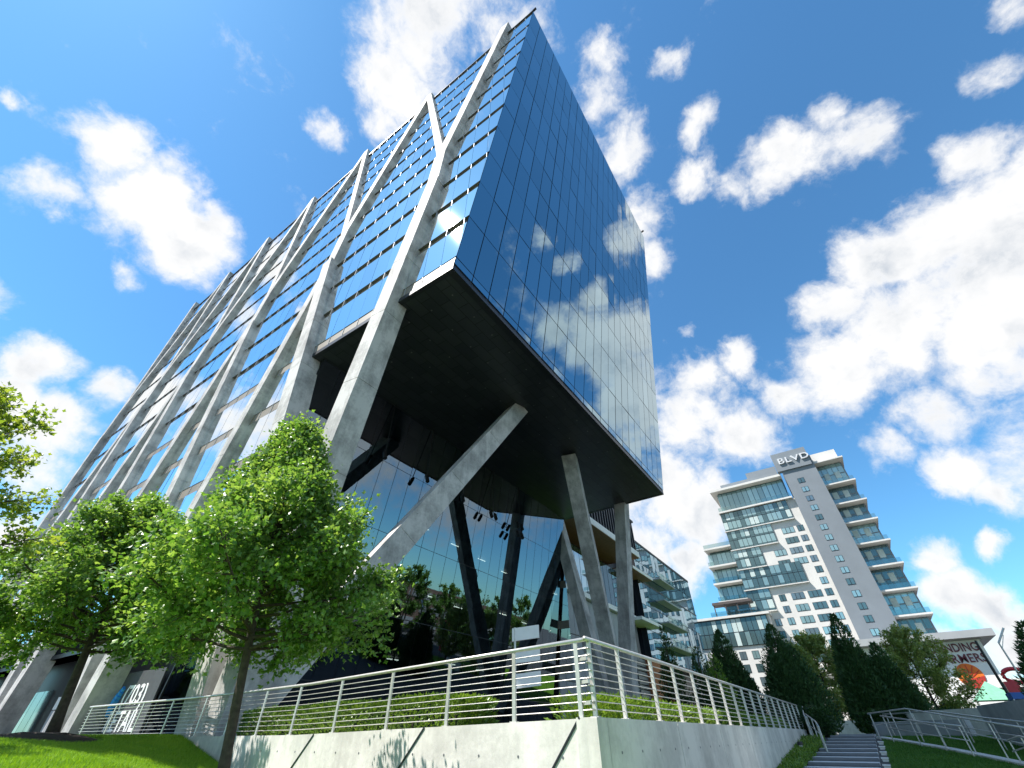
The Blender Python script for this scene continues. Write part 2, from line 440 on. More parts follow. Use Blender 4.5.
def strut(p, q, w, side):
    p = Vector(p); q = Vector(q); g = MB(); d = q-p; n = 5
    for k in range(n):
        g.beam(p+d*(k/n), p+d*((k+1)/n)-d.normalized()*(.035 if k < n-1 else 0), w, w, side)
    g.beam(p+d*.01, q-d*.01, w*.965, w*.965, side)
    t = d.normalized(); a = t.cross(Vector(side)).normalized(); b = a.cross(t).normalized(); h = MB()
    for k in range(n*2):
        for e in (-.3, .3):
            for (f0, f1) in ((a, b), (-a, b), (b, a), (-b, a)):
                c = p+d*((k+.5)/(n*2))+f1*w*e; h.tube([c+f0*(w/2-.05), c+f0*(w/2+.003)], .025, 8)
    dc = g.build('diagonal_column', 'column_concrete', tower); hh_ = h.build('tie_holes', 'grey_panel', dc); hh_['kind'] = 'stuff'
strut((10.0, 19.3, -.2), (23.9, 15.6, ZS+.1), 1.28, (0, 0, 1)); strut((XL+XR-10.0, 19.3, -.2), (XL+XR-23.9, 15.6, ZS+.1), 1.28, (0, 0, 1))
# lobby curtain wall below the overhang, with floors, back wall and strip lamps inside
LX0, LX1 = 10.75, 46.2
def yl(z): return 27.0-.1635*z
g = MB(); pw = 1.48; rows = [.06, 2.6, 6.6, 11.6, 16.4, ZS-.02]
nx = 24; pw = (LX1-LX0)/nx
for i in range(nx):
    x = LX0+i*pw; x1 = x+pw
    for a, b in zip(rows, rows[1:]):
        t = [random.uniform(-.004, .004) for _ in range(3)]
        g.quad((x+.02, yl(a)+t[0], a+.02), (x1-.02, yl(a)+t[1], a+.02), (x1-.02, yl(b)+t[2]+t[1]-t[0], b-.02), (x+.02, yl(b)+t[2], b-.02))
lo = g.build('lobby_glazing', 'lobby_glass', tower)
g = MB()
for i in range(nx+1): g.beam((LX0+i*pw, yl(.05)+.07, .05), (LX0+i*pw, yl(ZS-.02)+.07, ZS-.02), .06, .12, (1, 0, 0))
for z in rows[1:-1]: g.box(LX0, LX1, yl(z)+.015, yl(z)+.12, z-.035, z+.035)
g.build('mullion_grid', 'dark_frame', lo)
g = MB()
g.box(LX0, LX1-.2, 34.6, 34.9, .05, ZS-.1)
for z in (5.2, 10.0, 14.6): g.box(LX0+.1, LX1-.3, yl(z)+(.8 if z < 6 else 2.0), 34.5, z-.25, z)
for x in (15, 22, 29, 36, 42): g.box(x-.3, x+.3, 29, 29.6, .05, ZS-.1)
g.build('lobby_interior', 'grey_panel', tower)
for k in range(20):
    x = 12.2+1.65*k; z = (4.85, 9.65, 14.25)[k % 3]; g = MB(); y = yl(z)+2.4+(k*7 % 4)*.6; g.box(x, x+1.2, y, y+.09, z-.06, z)
    g.build('strip_lamp', 'lamp_strip', tower)
# recessed ground floor along the left side: shopfront wall, dark entrance glass, blank white band in place of lettering
g = MB(); g.box(11.6, 11.9, YL+.2, 76, .03, 4.4); g.box(10.45, 11.6, YL+.3, 76, 4.2, 4.45)
g.build('shopfront_wall', 'dark_frame', tower)
for (y0, y1, z0, z1, m) in ((23.2, 27.9, .15, 3.9, 'neighbor_dark'), (37.2, 43.5, .12, 1.45, 'bl_lightgrey'), (37.2, 43.5, 1.5, 2.15, 'white_paint'), (45.5, 52, .12, 2.6, 'window_glass'), (53, 60, .12, 2.6, 'bl_glass')):
    g = MB(); y = y0
    while y < y1-.2:
        g.box(11.5, 11.62, y+.03, min(y+1.4, y1)-.03, z0, z1); y += 1.4
    g.build('shopfront_pane', m, tower)
ban = thing('leasing_banner', 'dark grey banner with white lettering and a blue shape on the ground floor wall', 'banner', (10.8, 30.3, .1))
g = MB(); g.box(10.78, 10.86, 27.6, 32.4, .1, 2.7); g.build('banner_sheet', 'banner_grey', ban)
g = MB()
for k in range(8):
    u = k/7; g.tube([(10.765, 31.95-.45*u, .95+.95*u), (10.765, 31.85-.45*u, 1.05+1.0*u)], .13+.10*math.sin(PI*u), 8)
g.build('blue_emblem', 'blue_paint', ban)
text('lettering', '(703)', .80, 'letter_white', (10.765, 31.15, 1.32), (0, -1, 0), (0, 0, 1), .02, ban, xs=1.05)
text('lettering', 'RETAIL', .80, 'letter_white', (10.765, 31.75, .30), (0, -1, 0), (0, 0, 1), .02, ban, xs=.95)
# floodlights hung in a row in front of the lobby glass
for k in range(5):
    p = Vector((17.5+4.56*k, 23.4, 16.26))
    t = thing('floodlight', ('black floodlight hanging first from the left column under the dark soffit', 'black floodlight second from the left column in front of lobby glass',
        'black floodlight just right of the long diagonal column by lobby glass', 'black floodlight pair fourth in the row above the lobby glass', 'black floodlight cluster rightmost in the row before the lobby glass')[k], 'light', p, 'floodlights hung before the lobby glass')
    g = MB(); g.tube([p+Vector((0, 0, .3)), p+Vector((0, .02, 4.7))], .035, 6); g.build('hanger_rod', 'black_metal', t)
    for dx in ((0,), (0,), (0,), (-.35, .35), (-.4, .4))[k]:
        for dz in ((.45, -.45) if k == 4 else (0,)):
            g = MB(); g.tube([p+Vector((dx, .12, dz+.32)), p+Vector((dx, .05, dz+.2)), p+Vector((dx, -.12, dz-.32)), p+Vector((dx, -.14, dz-.34))], [.11, .16, .16, .13], 12); g.build('lamp_head', 'black_metal', t)
            if dx: 
                g = MB(); g.beam(p+Vector((0, 0, dz+.3)), p+Vector((dx, .1, dz+.3)), .05, .05); g.build('arm', 'black_metal', t)

# ================================================================ RETAINING WALLS AND RAILINGS
wl = [(7.62, 3.62), (8.05, 7.8), (8.52, 12.6), (8.86, 16.0), (9.08, 19.9)]       # outer edge of the left wall, going away
def ztop_left(y): return clamp(.23-.024*(y-3.6)*.9, .04, .23) if False else .225-.19*clamp((y-3.6)/9, 0, 1)*.8
rw = thing('retaining_wall', 'pale sunlit concrete retaining wall below the left railing with slanted joints', 'wall', (8.3, 11, -1.7))
g = MB()
for (a, b) in zip(wl, wl[1:]):
    za, zb = ztop_left(a[1]), ztop_left(b[1])
    g.prism([(a[0], a[1], -2), (a[0]+.38, a[1], -2), (b[0]+.38, b[1], -2), (b[0], b[1], -2)], [(a[0], a[1], za), (a[0]+.38, a[1], za), (b[0]+.38, b[1], zb), (b[0], b[1], zb)])
g.build('wall_body', 'wall_concrete', rw)
g = MB()
for (a, b) in (((3.93, .235), (6.0, -2)), ((7.62, .16), (9.9, -2)), ((11.7, .08), (14.0, -2))):
    def wx(y):
        for (p, q) in zip(wl, wl[1:]):
            if p[1] <= y <= q[1]: return p[0]+(q[0]-p[0])*(y-p[1])/(q[1]-p[1])
        return wl[0][0]
    g.beam((wx(a[0])-.004, a[0], a[1]), (wx(b[0])-.004, b[0], b[1]), .035, .02, (1, 0, 0))
g.build('slanted_joint', 'dark_frame', rw)
g = MB()
for y in [4.3+.9*i for i in range(12)]:
    for z in (-.25, -1.1):
        g.tube([(wx(y)-.004, y, z), (wx(y)+.02, y, z)], .02, 8)
g.build('tie_holes', 'grey_panel', rw)
rr = thing('retaining_wall', 'shaded concrete retaining wall beside the stepped path, cast in upright panels', 'wall', (20, 3.7, -1.7))
jx = [7.98, 11.56, 15.07, 18.69, 22.79, 27.2, 31.5, 35.2]
g = MB(); gj = MB()
for a, b in zip(jx, jx[1:]):
    g.box(a+.012, b-.012, 3.62, 4.0, -2, .231); gj.box(b-.02, b+.02, 3.66, 3.96, -2, .21)
g.box(7.64, 7.966, 3.626, 3.62+.37, -2, .233)
g.build('wall_panels', 'wall_concrete', rr); gj.build('panel_joints', 'dark_frame', rr)
g = MB()
for a, b in zip(jx, jx[1:]):
    n = 4
    for i in range(n):
        x = a+(b-a)*(i+.5)/n
        for z in (-.2, -1.05): g.tube([(x, 3.616, z), (x, 3.64, z)], .02, 8)
g.build('tie_holes', 'grey_panel', rr)
def railing(pts_posts, label, ztop_of, loc, ends):
    t = thing('cable_railing', label, 'railing', loc, 'steel cable railings on the terrace edge')
    for (x, y) in pts_posts:
        z = ztop_of(x, y); g = MB()
        g.box(x-.018, x+.018, y-.035, y+.035, z, z+1.05); g.box(x-.05, x+.05, y-.07, y+.07, z-.003, z+.014)
        g.build('post', 'steel', t)
    g = MB(); pp = [(x, y, ztop_of(x, y)+1.075) for x, y in ends]
    g.tube(pp, .034, 10); g.build('top_rail', 'steel', t, smooth=True)
    for k in range(9):
        g = MB(); g.tube([(x, y, ztop_of(x, y)+.105*(k+1)) for x, y in ends], .0085, 6); g.build('cable', 'steel', t)
    return t
# cable_railing along the right, perpendicular posts
def postbox(): pass
px_ = [7.80, 9.02, 10.8, 12.3, 13.9, 15.45, 16.95, 18.4, 19.9, 21.4, 22.9, 24.5, 26.1, 27.7, 29.3, 30.9, 32.5, 34.3]
tr = railing([(x, 3.72) for x in px_], 'long steel cable railing above the shaded wall, running towards the conifers', lambda x, y: .232, (20, 3.72, .23), [(7.66, 3.72), (34.6, 3.72)])
wl_in = [(x+.1, y) for x, y in wl]
def wxi(y):
    for (p, q) in zip(wl, wl[1:]):
        if p[1] <= y <= q[1]: return p[0]+.1+(q[0]-p[0])*(y-p[1])/(q[1]-p[1])
    return wl[0][0]+.1 if y < 5 else wl[-1][0]+.1-.012*(y-19.9)
pys = [3.95, 5.35, 7.1, 9.0, 11.05, 13.05, 15.0, 17.0, 19.1, 21.6, 24.0, 26.5, 29]
tl = railing([(wxi(y), y) for y in pys], 'steel cable railing on the sunlit left wall in front of the clipped hedge', lambda x, y: ztop_left(y)+.002, (8.4, 12, .2), [(wxi(y), y) for y in (3.70, 7.8, 12.6, 16, 19.9, 29.3)])
for z in (.42, .70, 1.02):
    g = MB(); g.beam((7.70, 3.73, z), (7.80, 3.95, z), .03, .05); g.build('link_plate', 'steel', tl)

# ================================================================ VEGETATION
def leafpts(c, d, up, L, W, v, f):
    """a folded, lobed leaf: two quads meeting at the midrib"""
    d = d.normalized(); s = d.cross(up)
    if s.length < 1e-3: s = d.cross(Vector((1, 0, 0)))
    s.normalize(); n = s.cross(d)
    i = len(v)
    v.append(c); v.append(c+d*L*.42+s*W*.5-n*W*.12); v.append(c+d*L*.62+s*W*.20); v.append(c+d*L); v.append(c+d*L*.62-s*W*.20); v.append(c+d*L*.42-s*W*.5-n*W*.12)
    f.append((i, i+1, i+2, i+3)); f.append((i, i+3, i+4, i+5))
def foliage(name, mat, parent, gen, maxn=None):
    v = []; f = []
    gen(v, f)
    o0 = WL[parent.name] if parent else Vector((0, 0, 0))
    me = bpy.data.meshes.new(name); me.from_pydata([tuple(p-o0) for p in v], [], f); me.materials.append(MATS[mat]); me.update()
    o = bpy.data.objects.new(name, me); C.objects.link(o); WL[o.name] = o0
    if parent: o.parent = parent
    return o
def rv(rnd): 
    while True:
        q = Vector((rnd.uniform(-1, 1), rnd.uniform(-1, 1), rnd.uniform(-1, 1)))
        if .05 < q.length < 1: return q.normalized()
def oak(label, base, top, zc, radius, nlimb, leaves, seed, mat='oak_leaf', trunk_r=.1, L=.15, prof=None, group=None, per=15, cat='tree', nm='oak_tree', drop=0.0, zfan=.35):
    rnd = random.Random(seed); base = Vector(base); top = Vector(top)
    t = thing(nm, label, cat, base, group)
    H = top-base; g = MB(); pts = []; rs = []
    bend = rv(rnd); bend.z = 0
    for k in range(11):
        a = k/10; pts.append(base+H*a*.97+bend*.10*math.sin(a*PI)); rs.append(trunk_r*(1.25 if k == 0 else 1)*(1-.9*a)+.006)
    g.tube(pts, rs, 10)
    def trunk_at(z):
        a = clamp((z-base.z)/H.z, 0, .97); return base+H*a+bend*.10*math.sin(a*PI)
    tips = []
    limbs = MB()
    for i in range(nlimb):
        u = (i+rnd.random()*.8)/nlimb
        z = zc+(top.z-zc)*u*.93; az = i*2.39996+rnd.uniform(-.3, .3)
        R = radius*(prof(u) if prof else (1-u)**.75)*rnd.uniform(.78, 1.12)
        out = Vector((math.cos(az), math.sin(az), 0)); p0 = trunk_at(z-.12*R)
        rise = R*(zfan+.5*u)-drop*R
        lp = []; 
        for k in range(6):
            a = k/5; lp.append(p0+out*R*a+Vector((0, 0, rise*a**1.2))+rv(rnd)*.05*R*a)
        r0 = trunk_r*.34*(1-u*.6); limbs.tube(lp, [r0*(1-.8*k/5)+.004 for k in range(6)], 6)
        nt = max(6, int(7+R*4.5))
        for j in range(nt):
            a = rnd.uniform(.22, 1.0)**.8; kk = min(4, int(a*5)); q = lp[kk].lerp(lp[kk+1], a*5-kk if a < 1 else 1)
            d = (out*.6+rv(rnd)*.9+Vector((0, 0, .25))).normalized(); ln = rnd.uniform(.18, .42)*(R*.45+.35)
            tp = q+d*ln; limbs.tube([q, q.lerp(tp, .5)+rv(rnd)*.03, tp], [.010, .007, .004], 4)
            tips.append((q, tp, d))
    for k in range(14):
        q = trunk_at(top.z-rnd.random()*.16*H.z); d = (rv(rnd)+Vector((0, 0, .8))).normalized(); tips.append((q, q+d*.3, d))
    tr_ = g.build('trunk', 'bark', t, smooth=True); limbs.build('branches', 'bark', t)
    def gen(v, f):
        n = max(1, int(leaves/len(tips)/3))
        for (q, tp, d) in tips:
            for cpos in (q.lerp(tp, .45), q.lerp(tp, .8), tp):
                for _ in range(n):
                    dd = (rv(rnd)+d*.5+Vector((0, 0, -.12))).normalized()
                    c = cpos+rv(rnd)*rnd.random()*.30*(1+L*2); s = rnd.uniform(.7, 1.25)
                    leafpts(c, dd, (Vector((0, 0, 1))+rv(rnd)*.75), L*s, L*.8*s, v, f)
    foliage('crown', mat, t, gen)
    return t
pcone = lambda u: (min(1, .72+u*2.2) if u < .13 else (1-(u-.13)/.87)**.85)
pcone1 = lambda u: (min(1, .70+u*2.6) if u < .12 else .10+.90*(1-(u-.12)/.88)**1.45)

oak('young green oak with slim dark trunk in front of the railing, conical leafy crown', (4.75, 8.5, hgt(4.75, 8.5)), (4.18, 8.95, 5.75), 1.35, 2.65, 72, 66000, 3, trunk_r=.082, L=.100, prof=pcone1, nm='oak_tree', group='young trees on the left lawn', zfan=.18)
oak('darker tree standing in the mulch bed on the left lawn', (5.65, 20.2, .05), (4.95, 20.6, 7.3), 2.5, 4.0, 60, 74000, 11, trunk_r=.14, L=.14, prof=pcone, group='young trees on the left lawn', zfan=.18)
b3 = atd(-345, 735, 17.0)
oak('sparse light green tree cut off by the left edge of the photo', (b3.x, b3.y, hgt(b3.x, b3.y)), (b3.x+.1, b3.y, 7.5), 1.2, 3.1, 40, 17000, 23, mat='oak_leaf_yellow', trunk_r=.13, L=.14, prof=lambda u: (.75+u*1.2 if u < .2 else (1-(u-.2)/.8)**.55), group='young trees on the left lawn', zfan=.2)
def conifer(label, base, h, r, n, seed, mat='conifer_leaf', group='dark conifers before the apartment tower', L=.24, nm='conifer_tree', shape=None):
    rnd = random.Random(seed); base = Vector(base); t = thing(nm, label, 'tree', base, group)
    g = MB(); g.tube([base+Vector((0, 0, -.1)), base+Vector((0, 0, h*.5)), base+Vector((.05, 0, h*.93))], [.16, .09, .02], 8); g.build('trunk', 'bark', t)
    # a bundle of upright plumes of different heights, so the outline is uneven
    pl = [(0, 0, h, r*.62)]
    for k in range(int(9+r*4)):
        az = k*2.4+rnd.uniform(-.4, .4); q = rnd.uniform(.25, .72)*r; hh = h*(1-(q/r)**1.6*.75)*rnd.uniform(.80, 1.04)
        pl.append((q*math.cos(az), q*math.sin(az), hh, r*rnd.uniform(.30, .50)))
    wt = [p[2]*p[3] for p in pl]
    def gen(v, f):
        for _ in range(n):
            px_, py_, hh, pr_ = rnd.choices(pl, wt)[0]
            u = rnd.random()**1.15; az = rnd.uniform(0, 2*PI)
            prof = min(1, .5+u*3.2) if u < .16 else (1-((u-.16)/.84)**3.0)
            R = pr_*prof*(rnd.random()**.35)*(1+.12*math.sin(az*3+u*14))+.03
            c = base+Vector((px_*(1-.25*u)+R*math.cos(az), py_*(1-.25*u)+R*math.sin(az), .12+u*hh*.98)); out = Vector((math.cos(az), math.sin(az), rnd.uniform(.4, 1.9)))
            d = (out+rv(rnd)*.6).normalized(); s = rnd.uniform(.5, 1.25)
            leafpts(c, d, rv(rnd), L*s, L*.40*s, v, f)
    foliage('crown', mat, t, gen); return t
def at45(px, d): return atd(px, 705, d)
cz = -.06
def cpos(px, d): q = at45(px, d); return (q.x, q.y, cz)
conifer('leftmost dark conifer before the white podium, pointed crown', cpos(738, 44), 6.8, 2.2, 34000, 31)
conifer('tall broad dark conifer between the rail end and the pale tree', cpos(797, 42), 6.6, 2.35, 34000, 32)
conifer('slender pointed dark conifer before the grey tower core', cpos(872, 43), 7.0, 1.7, 30000, 33)
conifer('short round-topped dark conifer right of the slender one', cpos(902, 43.5), 5.0, 1.6, 24000, 34)
conifer('narrow green cypress beside the rightmost concrete column, behind the railing', (27.2, 8.3, .05), 4.6, .8, 4000, 35, mat='dark_shrub_leaf', group='cypresses behind the long railing', L=.2, nm='cypress_tree')
conifer('low dark cypress just behind the long railing, second from the column', (28.6, 7.1, .05), 3.7, .8, 4000, 36, mat='dark_shrub_leaf', group='cypresses behind the long railing', L=.2, nm='cypress_tree')
conifer('wide green cypress nearest the rail end, before the podium', (31, 6.9, .05), 3.6, 1.1, 4500, 39, mat='hedge_leaf', group='cypresses behind the long railing', L=.2, nm='cypress_tree')
sp = atd(1074, 700, 40)
conifer('dark spruce at the right edge of the photo', (sp.x, sp.y, -.1), 4.9, 1.9, 12000, 37, group=None, nm='spruce_tree', L=.3)
pt = lambda px, d: (at45(px, d).x, at45(px, d).y, cz)
q = pt(832, 62); oak('pale green small tree between two dark conifers', q, (q[0], q[1], 8.4), 1.0, 3.6, 34, 24000, 41, mat='pale_leaf', trunk_r=.13, L=.24, prof=lambda u: (.75+u if u < .25 else (1-(u-.25)/.75)**.5), nm='ornamental_tree', group='pale trees by the conifers', zfan=.4)
q = pt(936, 64); oak('feathery pale green tree in front of the lettered wall', q, (q[0], q[1], 8.6), .6, 3.5, 44, 22000, 42, mat='pale_leaf', trunk_r=.14, L=.22, prof=lambda u: (.8+u*.8 if u < .25 else (1-(u-.25)/.75)**.5), nm='ornamental_tree', group='pale trees by the conifers', zfan=.4)
def shrub(label, c, rx, ry, rz, n, seed, mat='hedge_leaf', L=.11, box=False, group=None, nm='hedge', ang=0):
    rnd = random.Random(seed); c = Vector(c); t = thing(nm, label, 'hedge' if box else 'shrub', c, group)
    ca, sa = math.cos(ang), math.sin(ang)
    def gen(v, f):
        for _ in range(n):
            if box:
                p = Vector((rnd.uniform(-1, 1), rnd.uniform(-1, 1), rnd.uniform(-1, 1))); k = rnd.random()
                if k < .45: p.z = 1+rnd.uniform(-.22, .10)
                elif k < .70: p.x = rnd.choice((-1, 1))*rnd.uniform(.8, 1.06)
                elif k < .85: p.y = rnd.choice((-1, 1))*rnd.uniform(.97, 1.01)
                d = (p+rv(rnd)*.9).normalized(); d.z = abs(d.z)*.8+.2
                p.z *= 1+.10*math.sin(p.y*9+1.3)+.08*math.sin(p.y*23+p.x*4)
            else:
                w = rv(rnd); p = w*(rnd.random()**.25)*(1+.06*math.sin(5*w.x+3*w.y)); d = (w+rv(rnd)*.8).normalized()
            x = p.x*rx; y = p.y*ry
            q = c+Vector((x*ca-y*sa, x*sa+y*ca, p.z*rz+rz))
            s = rnd.uniform(.6, 1.25); leafpts(q, d, rv(rnd), L*s, L*.5*s, v, f)
    foliage('leaves', mat, t, gen)
    g = MB()
    for k in range(7):
        y = ry*(k/3-1)*.85 if box else .02*k-.06
        g.tube([c+Vector((-y*sa, y*ca, -.05)), c+Vector((-y*sa+.03, y*ca, rz*1.1))], .02, 5)
    g.build('stems', 'bark', t)
    return t
shrub('clipped green hedge behind the left railing, beyond the sunlit wall', (9.25, 11.7, .05), .48, 4.9, .30, 16000, 51, box=True, nm='hedge', group='hedges behind the railings', ang=-.095, L=.10)
shrub('long low hedge behind the railing over the shaded wall', (21.0, 4.75, .05), 11.4, .5, .27, 17000, 52, box=True, nm='hedge', group='hedges behind the railings', L=.11)
shrub('rounded dark shrub where the stepped path ends', (34.5, 2.95, -.2), 1.0, .85, .72, 7000, 53, mat='dark_shrub_leaf', nm='round_shrub', L=.12)
shrub('dark hedge under the slender conifer', (41.5, -1.6, -.06), .8, 2.6, .55, 6000, 54, mat='dark_shrub_leaf', box=True, nm='hedge', L=.14)
def grass(name, mat, n, test, seed, hh=(.05, .10), w=.008):
    rnd = random.Random(seed); v = []; f = []
    for _ in range(n):
        x, y = test(rnd); z = hgt(x, y)-.01; an = rnd.uniform(0, PI); h = rnd.uniform(*hh); ww = w*rnd.uniform(.7, 1.6)
        dx, dy = math.cos(an)*ww, math.sin(an)*ww; lx, ly = rnd.uniform(-.5, .5)*h, rnd.uniform(-.5, .5)*h
        i = len(v); v += [(x-dx, y-dy, z), (x+dx, y+dy, z), (x+lx, y+ly, z+h)]; f.append((i, i+1, i+2))
    me = bpy.data.meshes.new(name); me.from_pydata(v, [], f); me.materials.append(MATS[mat]); me.update()
    o = bpy.data.objects.new(name, me); C.objects.link(o); kind(o, 'stuff'); return o
def lt(r):
    while True:
        y = r.uniform(8.5, 22.5); x = r.uniform(1.5, 9.3)
        if x < 8.5+(y-13)*.08 and math.hypot(x-c_m.x+.3, y-c_m.y) > 1.4: return x, y
c_m = atd(56, 738, 20.2)
grass('grass', 'grass_blade', 170000, lt, 61, (.05, .11), .011)
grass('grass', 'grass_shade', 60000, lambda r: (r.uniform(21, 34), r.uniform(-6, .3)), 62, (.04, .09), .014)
# planting strip between the shaded wall and the path
def strip(r):
    x = r.uniform(20, 31.5); return x, r.uniform(2.95-.045*(x-24), 3.6)
rnd = random.Random(71); v = []; f = []
for _ in range(7000):
    x, y = strip(rnd); q = Vector((x, y, hgt(x, y)+rnd.uniform(0, .28))); leafpts(q, (rv(rnd)+Vector((0, 0, .9))), rv(rnd), .14, .05, v, f)
me = bpy.data.meshes.new('ground_cover'); me.from_pydata([tuple(p) for p in v], [], f); me.materials.append(MATS['hedge_leaf']); o = bpy.data.objects.new('ground_cover', me); C.objects.link(o); kind(o, 'stuff')

CLOUD_GAIN = 4.9
SKYTINT = (.49, .90, 1.07, 1)
EXPO = 1.2
# ================================================================ APARTMENT TOWER (faces -X)
SC = 155/110.0
BX = 155.0
ap = thing('apartment_tower', 'high pale apartment tower with grey core, stacked balconies and large letters at top', 'building', (BX+8, 0, -.05))
def bb(m, y0, y1, z0, z1, x0=BX, x1=BX+18): m.box(x0, x1, y0*SC, y1*SC, z0*SC, z1*SC)
g = MB(); bb(g, -2.2, 13.7, -.05, 41.1); g.build('wall', 'bl_white', ap)
g = MB(); bb(g, -1.4, 13.0, 41.35, 46.3, BX+1.2, BX+17)
ph = g.build('penthouse', 'bl_glass_dark', ap)
g = MB(); bb(g, -1.6, 14.5, 46.3, 46.8, BX-1.6, BX+18); bb(g, -1.9, 14.1, 41.0, 41.35, BX-1.2, BX+18); g.build('roof_slab', 'bl_white', ap)
g = MB(); bb(g, -1.2, 12.0, 46.8, 48.9, BX+3.0, BX+16); bb(g, -1.2, 5.5, 48.9, 50.4, BX+3.2, BX+16); g.build('roof_plant', 'bl_grey', ap)
g = MB(); y = -1.3
while y < 12.9:
    bb(g, y+.08, y+1.05, 41.5, 46.1, BX+1.05, BX+1.25); y += 1.13
g.build('penthouse_glazing', 'bl_glass', ap)
g = MB(); bb(g, -1.7, 13.9, 41.38, 42.25, BX-1.1, BX-1.06); g.build('balustrade', 'balustrade_glass', ap)
# teal curtain wall panels stepping down over the pale wall
steps = [(36.75, 40.9, -.4, 13.9), (32.45, 36.55, 4.4, 13.9), (28.2, 32.25, 8.2, 13.9), (24.0, 28.0, 1.9, 13.9), (19.7, 23.8, 9.4, 13.9)]
frm = MB(); rr_ = random.Random(5)
pane_jobs = []
def emit(jobs, parent):
    for (m, nm, mt) in jobs: m.build(nm, mt, parent)
sillb = MB()
for z0, z1, y0, y1 in steps:
    bb(frm, y0, y1, z0, z1, BX-.35, BX+.2)
    nn = int((y1-y0)/.95); w = (y1-y0)/nn
    for i in range(nn):
        for q in range(2):
            a, b = z0+(z1-z0)/2*q, z0+(z1-z0)/2*(q+1)
            m = MB(); pane_jobs.append((m,)+rr_.choice((('pane', 'bl_glass'), ('pane', 'bl_glass'), ('pane', 'bl_glass_dark'), ('pane', 'bl_glass_dark'), ('blind', 'curtain_white'))))
            bb(m, y0+w*i+.05, y0+w*(i+1)-.05, a+.42, b-.06, BX-.42, BX-.3)
            sb_ = MB(); pane_jobs.append((sb_, 'sill_panel', 'bl_glass_dark')); bb(sb_, y0+w*i+.05, y0+w*(i+1)-.05, a+.06, a+.38, BX-.42, BX-.3)
cw = frm.build('curtain_wall', 'dark_frame', ap); emit(pane_jobs, cw)
g = MB()
for z0, z1, y0, y1 in steps: bb(g, max(y0-.2, -1.9), y1+.25, z0-.2, z0-.02, BX-.8, BX+.1)
g.build('slab_edge', 'bl_white', ap)
# windows in the pale wall
def win(y0, y1, zc, x=BX, h=1.25, parent=None, mats=None):
    fr = MB(); bb(fr, y0, y1, zc-h/2, zc+h/2, x-.06, x+.15); f_ = fr.build('window', 'dark_frame', parent or ap)
    pn = MB(); n = 2 if y1-y0 < 1.6 else 3; w = (y1-y0)/n
    for i in range(n): bb(pn, y0+w*i+.06, y0+w*(i+1)-.06, zc-h/2+.07, zc+h/2-.07, x-.10, x-.04)
    pn.build('pane', mats or rr_.choice(('window_glass', 'bl_glass', 'bl_glass_dark', 'bl_glass')), f_)
zc = 38.6
rowsz = [38.75-2.13*i for i in range(15)]
for zc in rowsz:
    cut = [s for s in steps if s[0]-.3 < zc < s[1]+.3]
    ymin = cut[0][2] if cut else 20
    for (y0, y1) in ((-1.5, -.25), (.35, 2.75), (3.5, 5.8), (6.9, 8.1), (9.3, 10.4)):
        if y1 < ymin-.2 and zc > 6: win(y0, y1, zc)
g = MB(); bb(g, -2.3, 14.0, 8.4, 9.2, BX-1.0, BX+.1); g.build('base_cornice', 'bl_white', ap)
# grey core with a column of windows and the sign
g = MB(); bb(g, -8.7, -2.2, -.05, 49.2, BX-2.4, BX+12); g.build('core', 'bl_grey', ap)
g = MB(); bb(g, -8.35, -1.25, 46.9, 51.3, BX-2.9, BX-1.2); sg = g.build('sign_block', 'bl_grey', ap)
text('lettering', 'BLVD', 1.9, 'letter_grey', (BX-3.14, -2.1*SC, 48.5*SC), (0, -1, 0), (0, 0, 1), .4, sg, spacing=1.10, xs=1.32)
for i in range(16): win(-5.6, -4.3, 43.9-2.13*i, BX-2.4, 1.15)
# right-hand balconies
g = MB(); bb(g, -13.8, -8.7, -.05, 47.0, BX+2.0, BX+16); g.build('wall', 'bl_grey', ap)
g = MB(); bb(g, -13.7, -8.6, 47.6, 50.0, BX+.5, BX+14); g.build('roof_cap', 'bl_white', ap)
zs_ = [47.2, 41.7, 37.3, 33.2, 28.9, 24.6, 20.3, 16.1, 11.8]
for i, z in enumerate(zs_):
    g = MB(); bb(g, -14.35, -8.7, z, z+.28, BX-1.4, BX+14); s_ = g.build('balcony_slab', 'bl_white', ap)
    if i > 0:
        g = MB(); bb(g, -14.2, -8.75, z+.29, z+1.1, BX-1.3, BX-1.26); g.build('balustrade', 'balustrade_glass', s_)
    if i < len(zs_)-1:
        zb = zs_[i+1]+.45; g = MB(); y = -13.6
        while y < -9.3:
            for q in range(2): bb(g, y+.06, y+.98, zb+.1+q*(z-zb)/2, zb+(q+1)*(z-zb)/2-.12, BX+1.9, BX+2.05)
            y += 1.03
        g.build('balcony_glazing', 'bl_glass_dark' if i % 3 else 'bl_glass', s_)
        for q in range(2):
            g = MB(); bb(g, -12.6+q*2.0+.3*(i % 2), -11.6+q*2.0+.3*(i % 2), zb+1.5, zb+3.0, BX+1.82, BX+1.94)
            g.build('blind', 'curtain_white', s_)
# left wing with white balcony slabs
g = MB(); bb(g, 13.7, 19.3, -.05, 33.5, BX+3.5, BX+16); wg = g.build('wing', 'bl_glass_dark', ap)
for z in (33.6, 29.7, 26.0, 22.3):
    g = MB(); bb(g, 13.9, 20.0, z, z+.36, BX+.2, BX+17); s_ = g.build('balcony_slab', 'bl_white', ap)
    g = MB(); bb(g, 13.95, 19.9, z+.38, z+1.2, BX+.25, BX+.29); g.build('balustrade', 'balustrade_glass', s_)
    if z < 33: 
        g = MB(); y = 13.8
        while y < 19: bb(g, y+.06, y+.95, z+.5, z+3.4, BX+3.3, BX+3.55); y += 1.02
        g.build('balcony_glazing', 'bl_glass', s_)
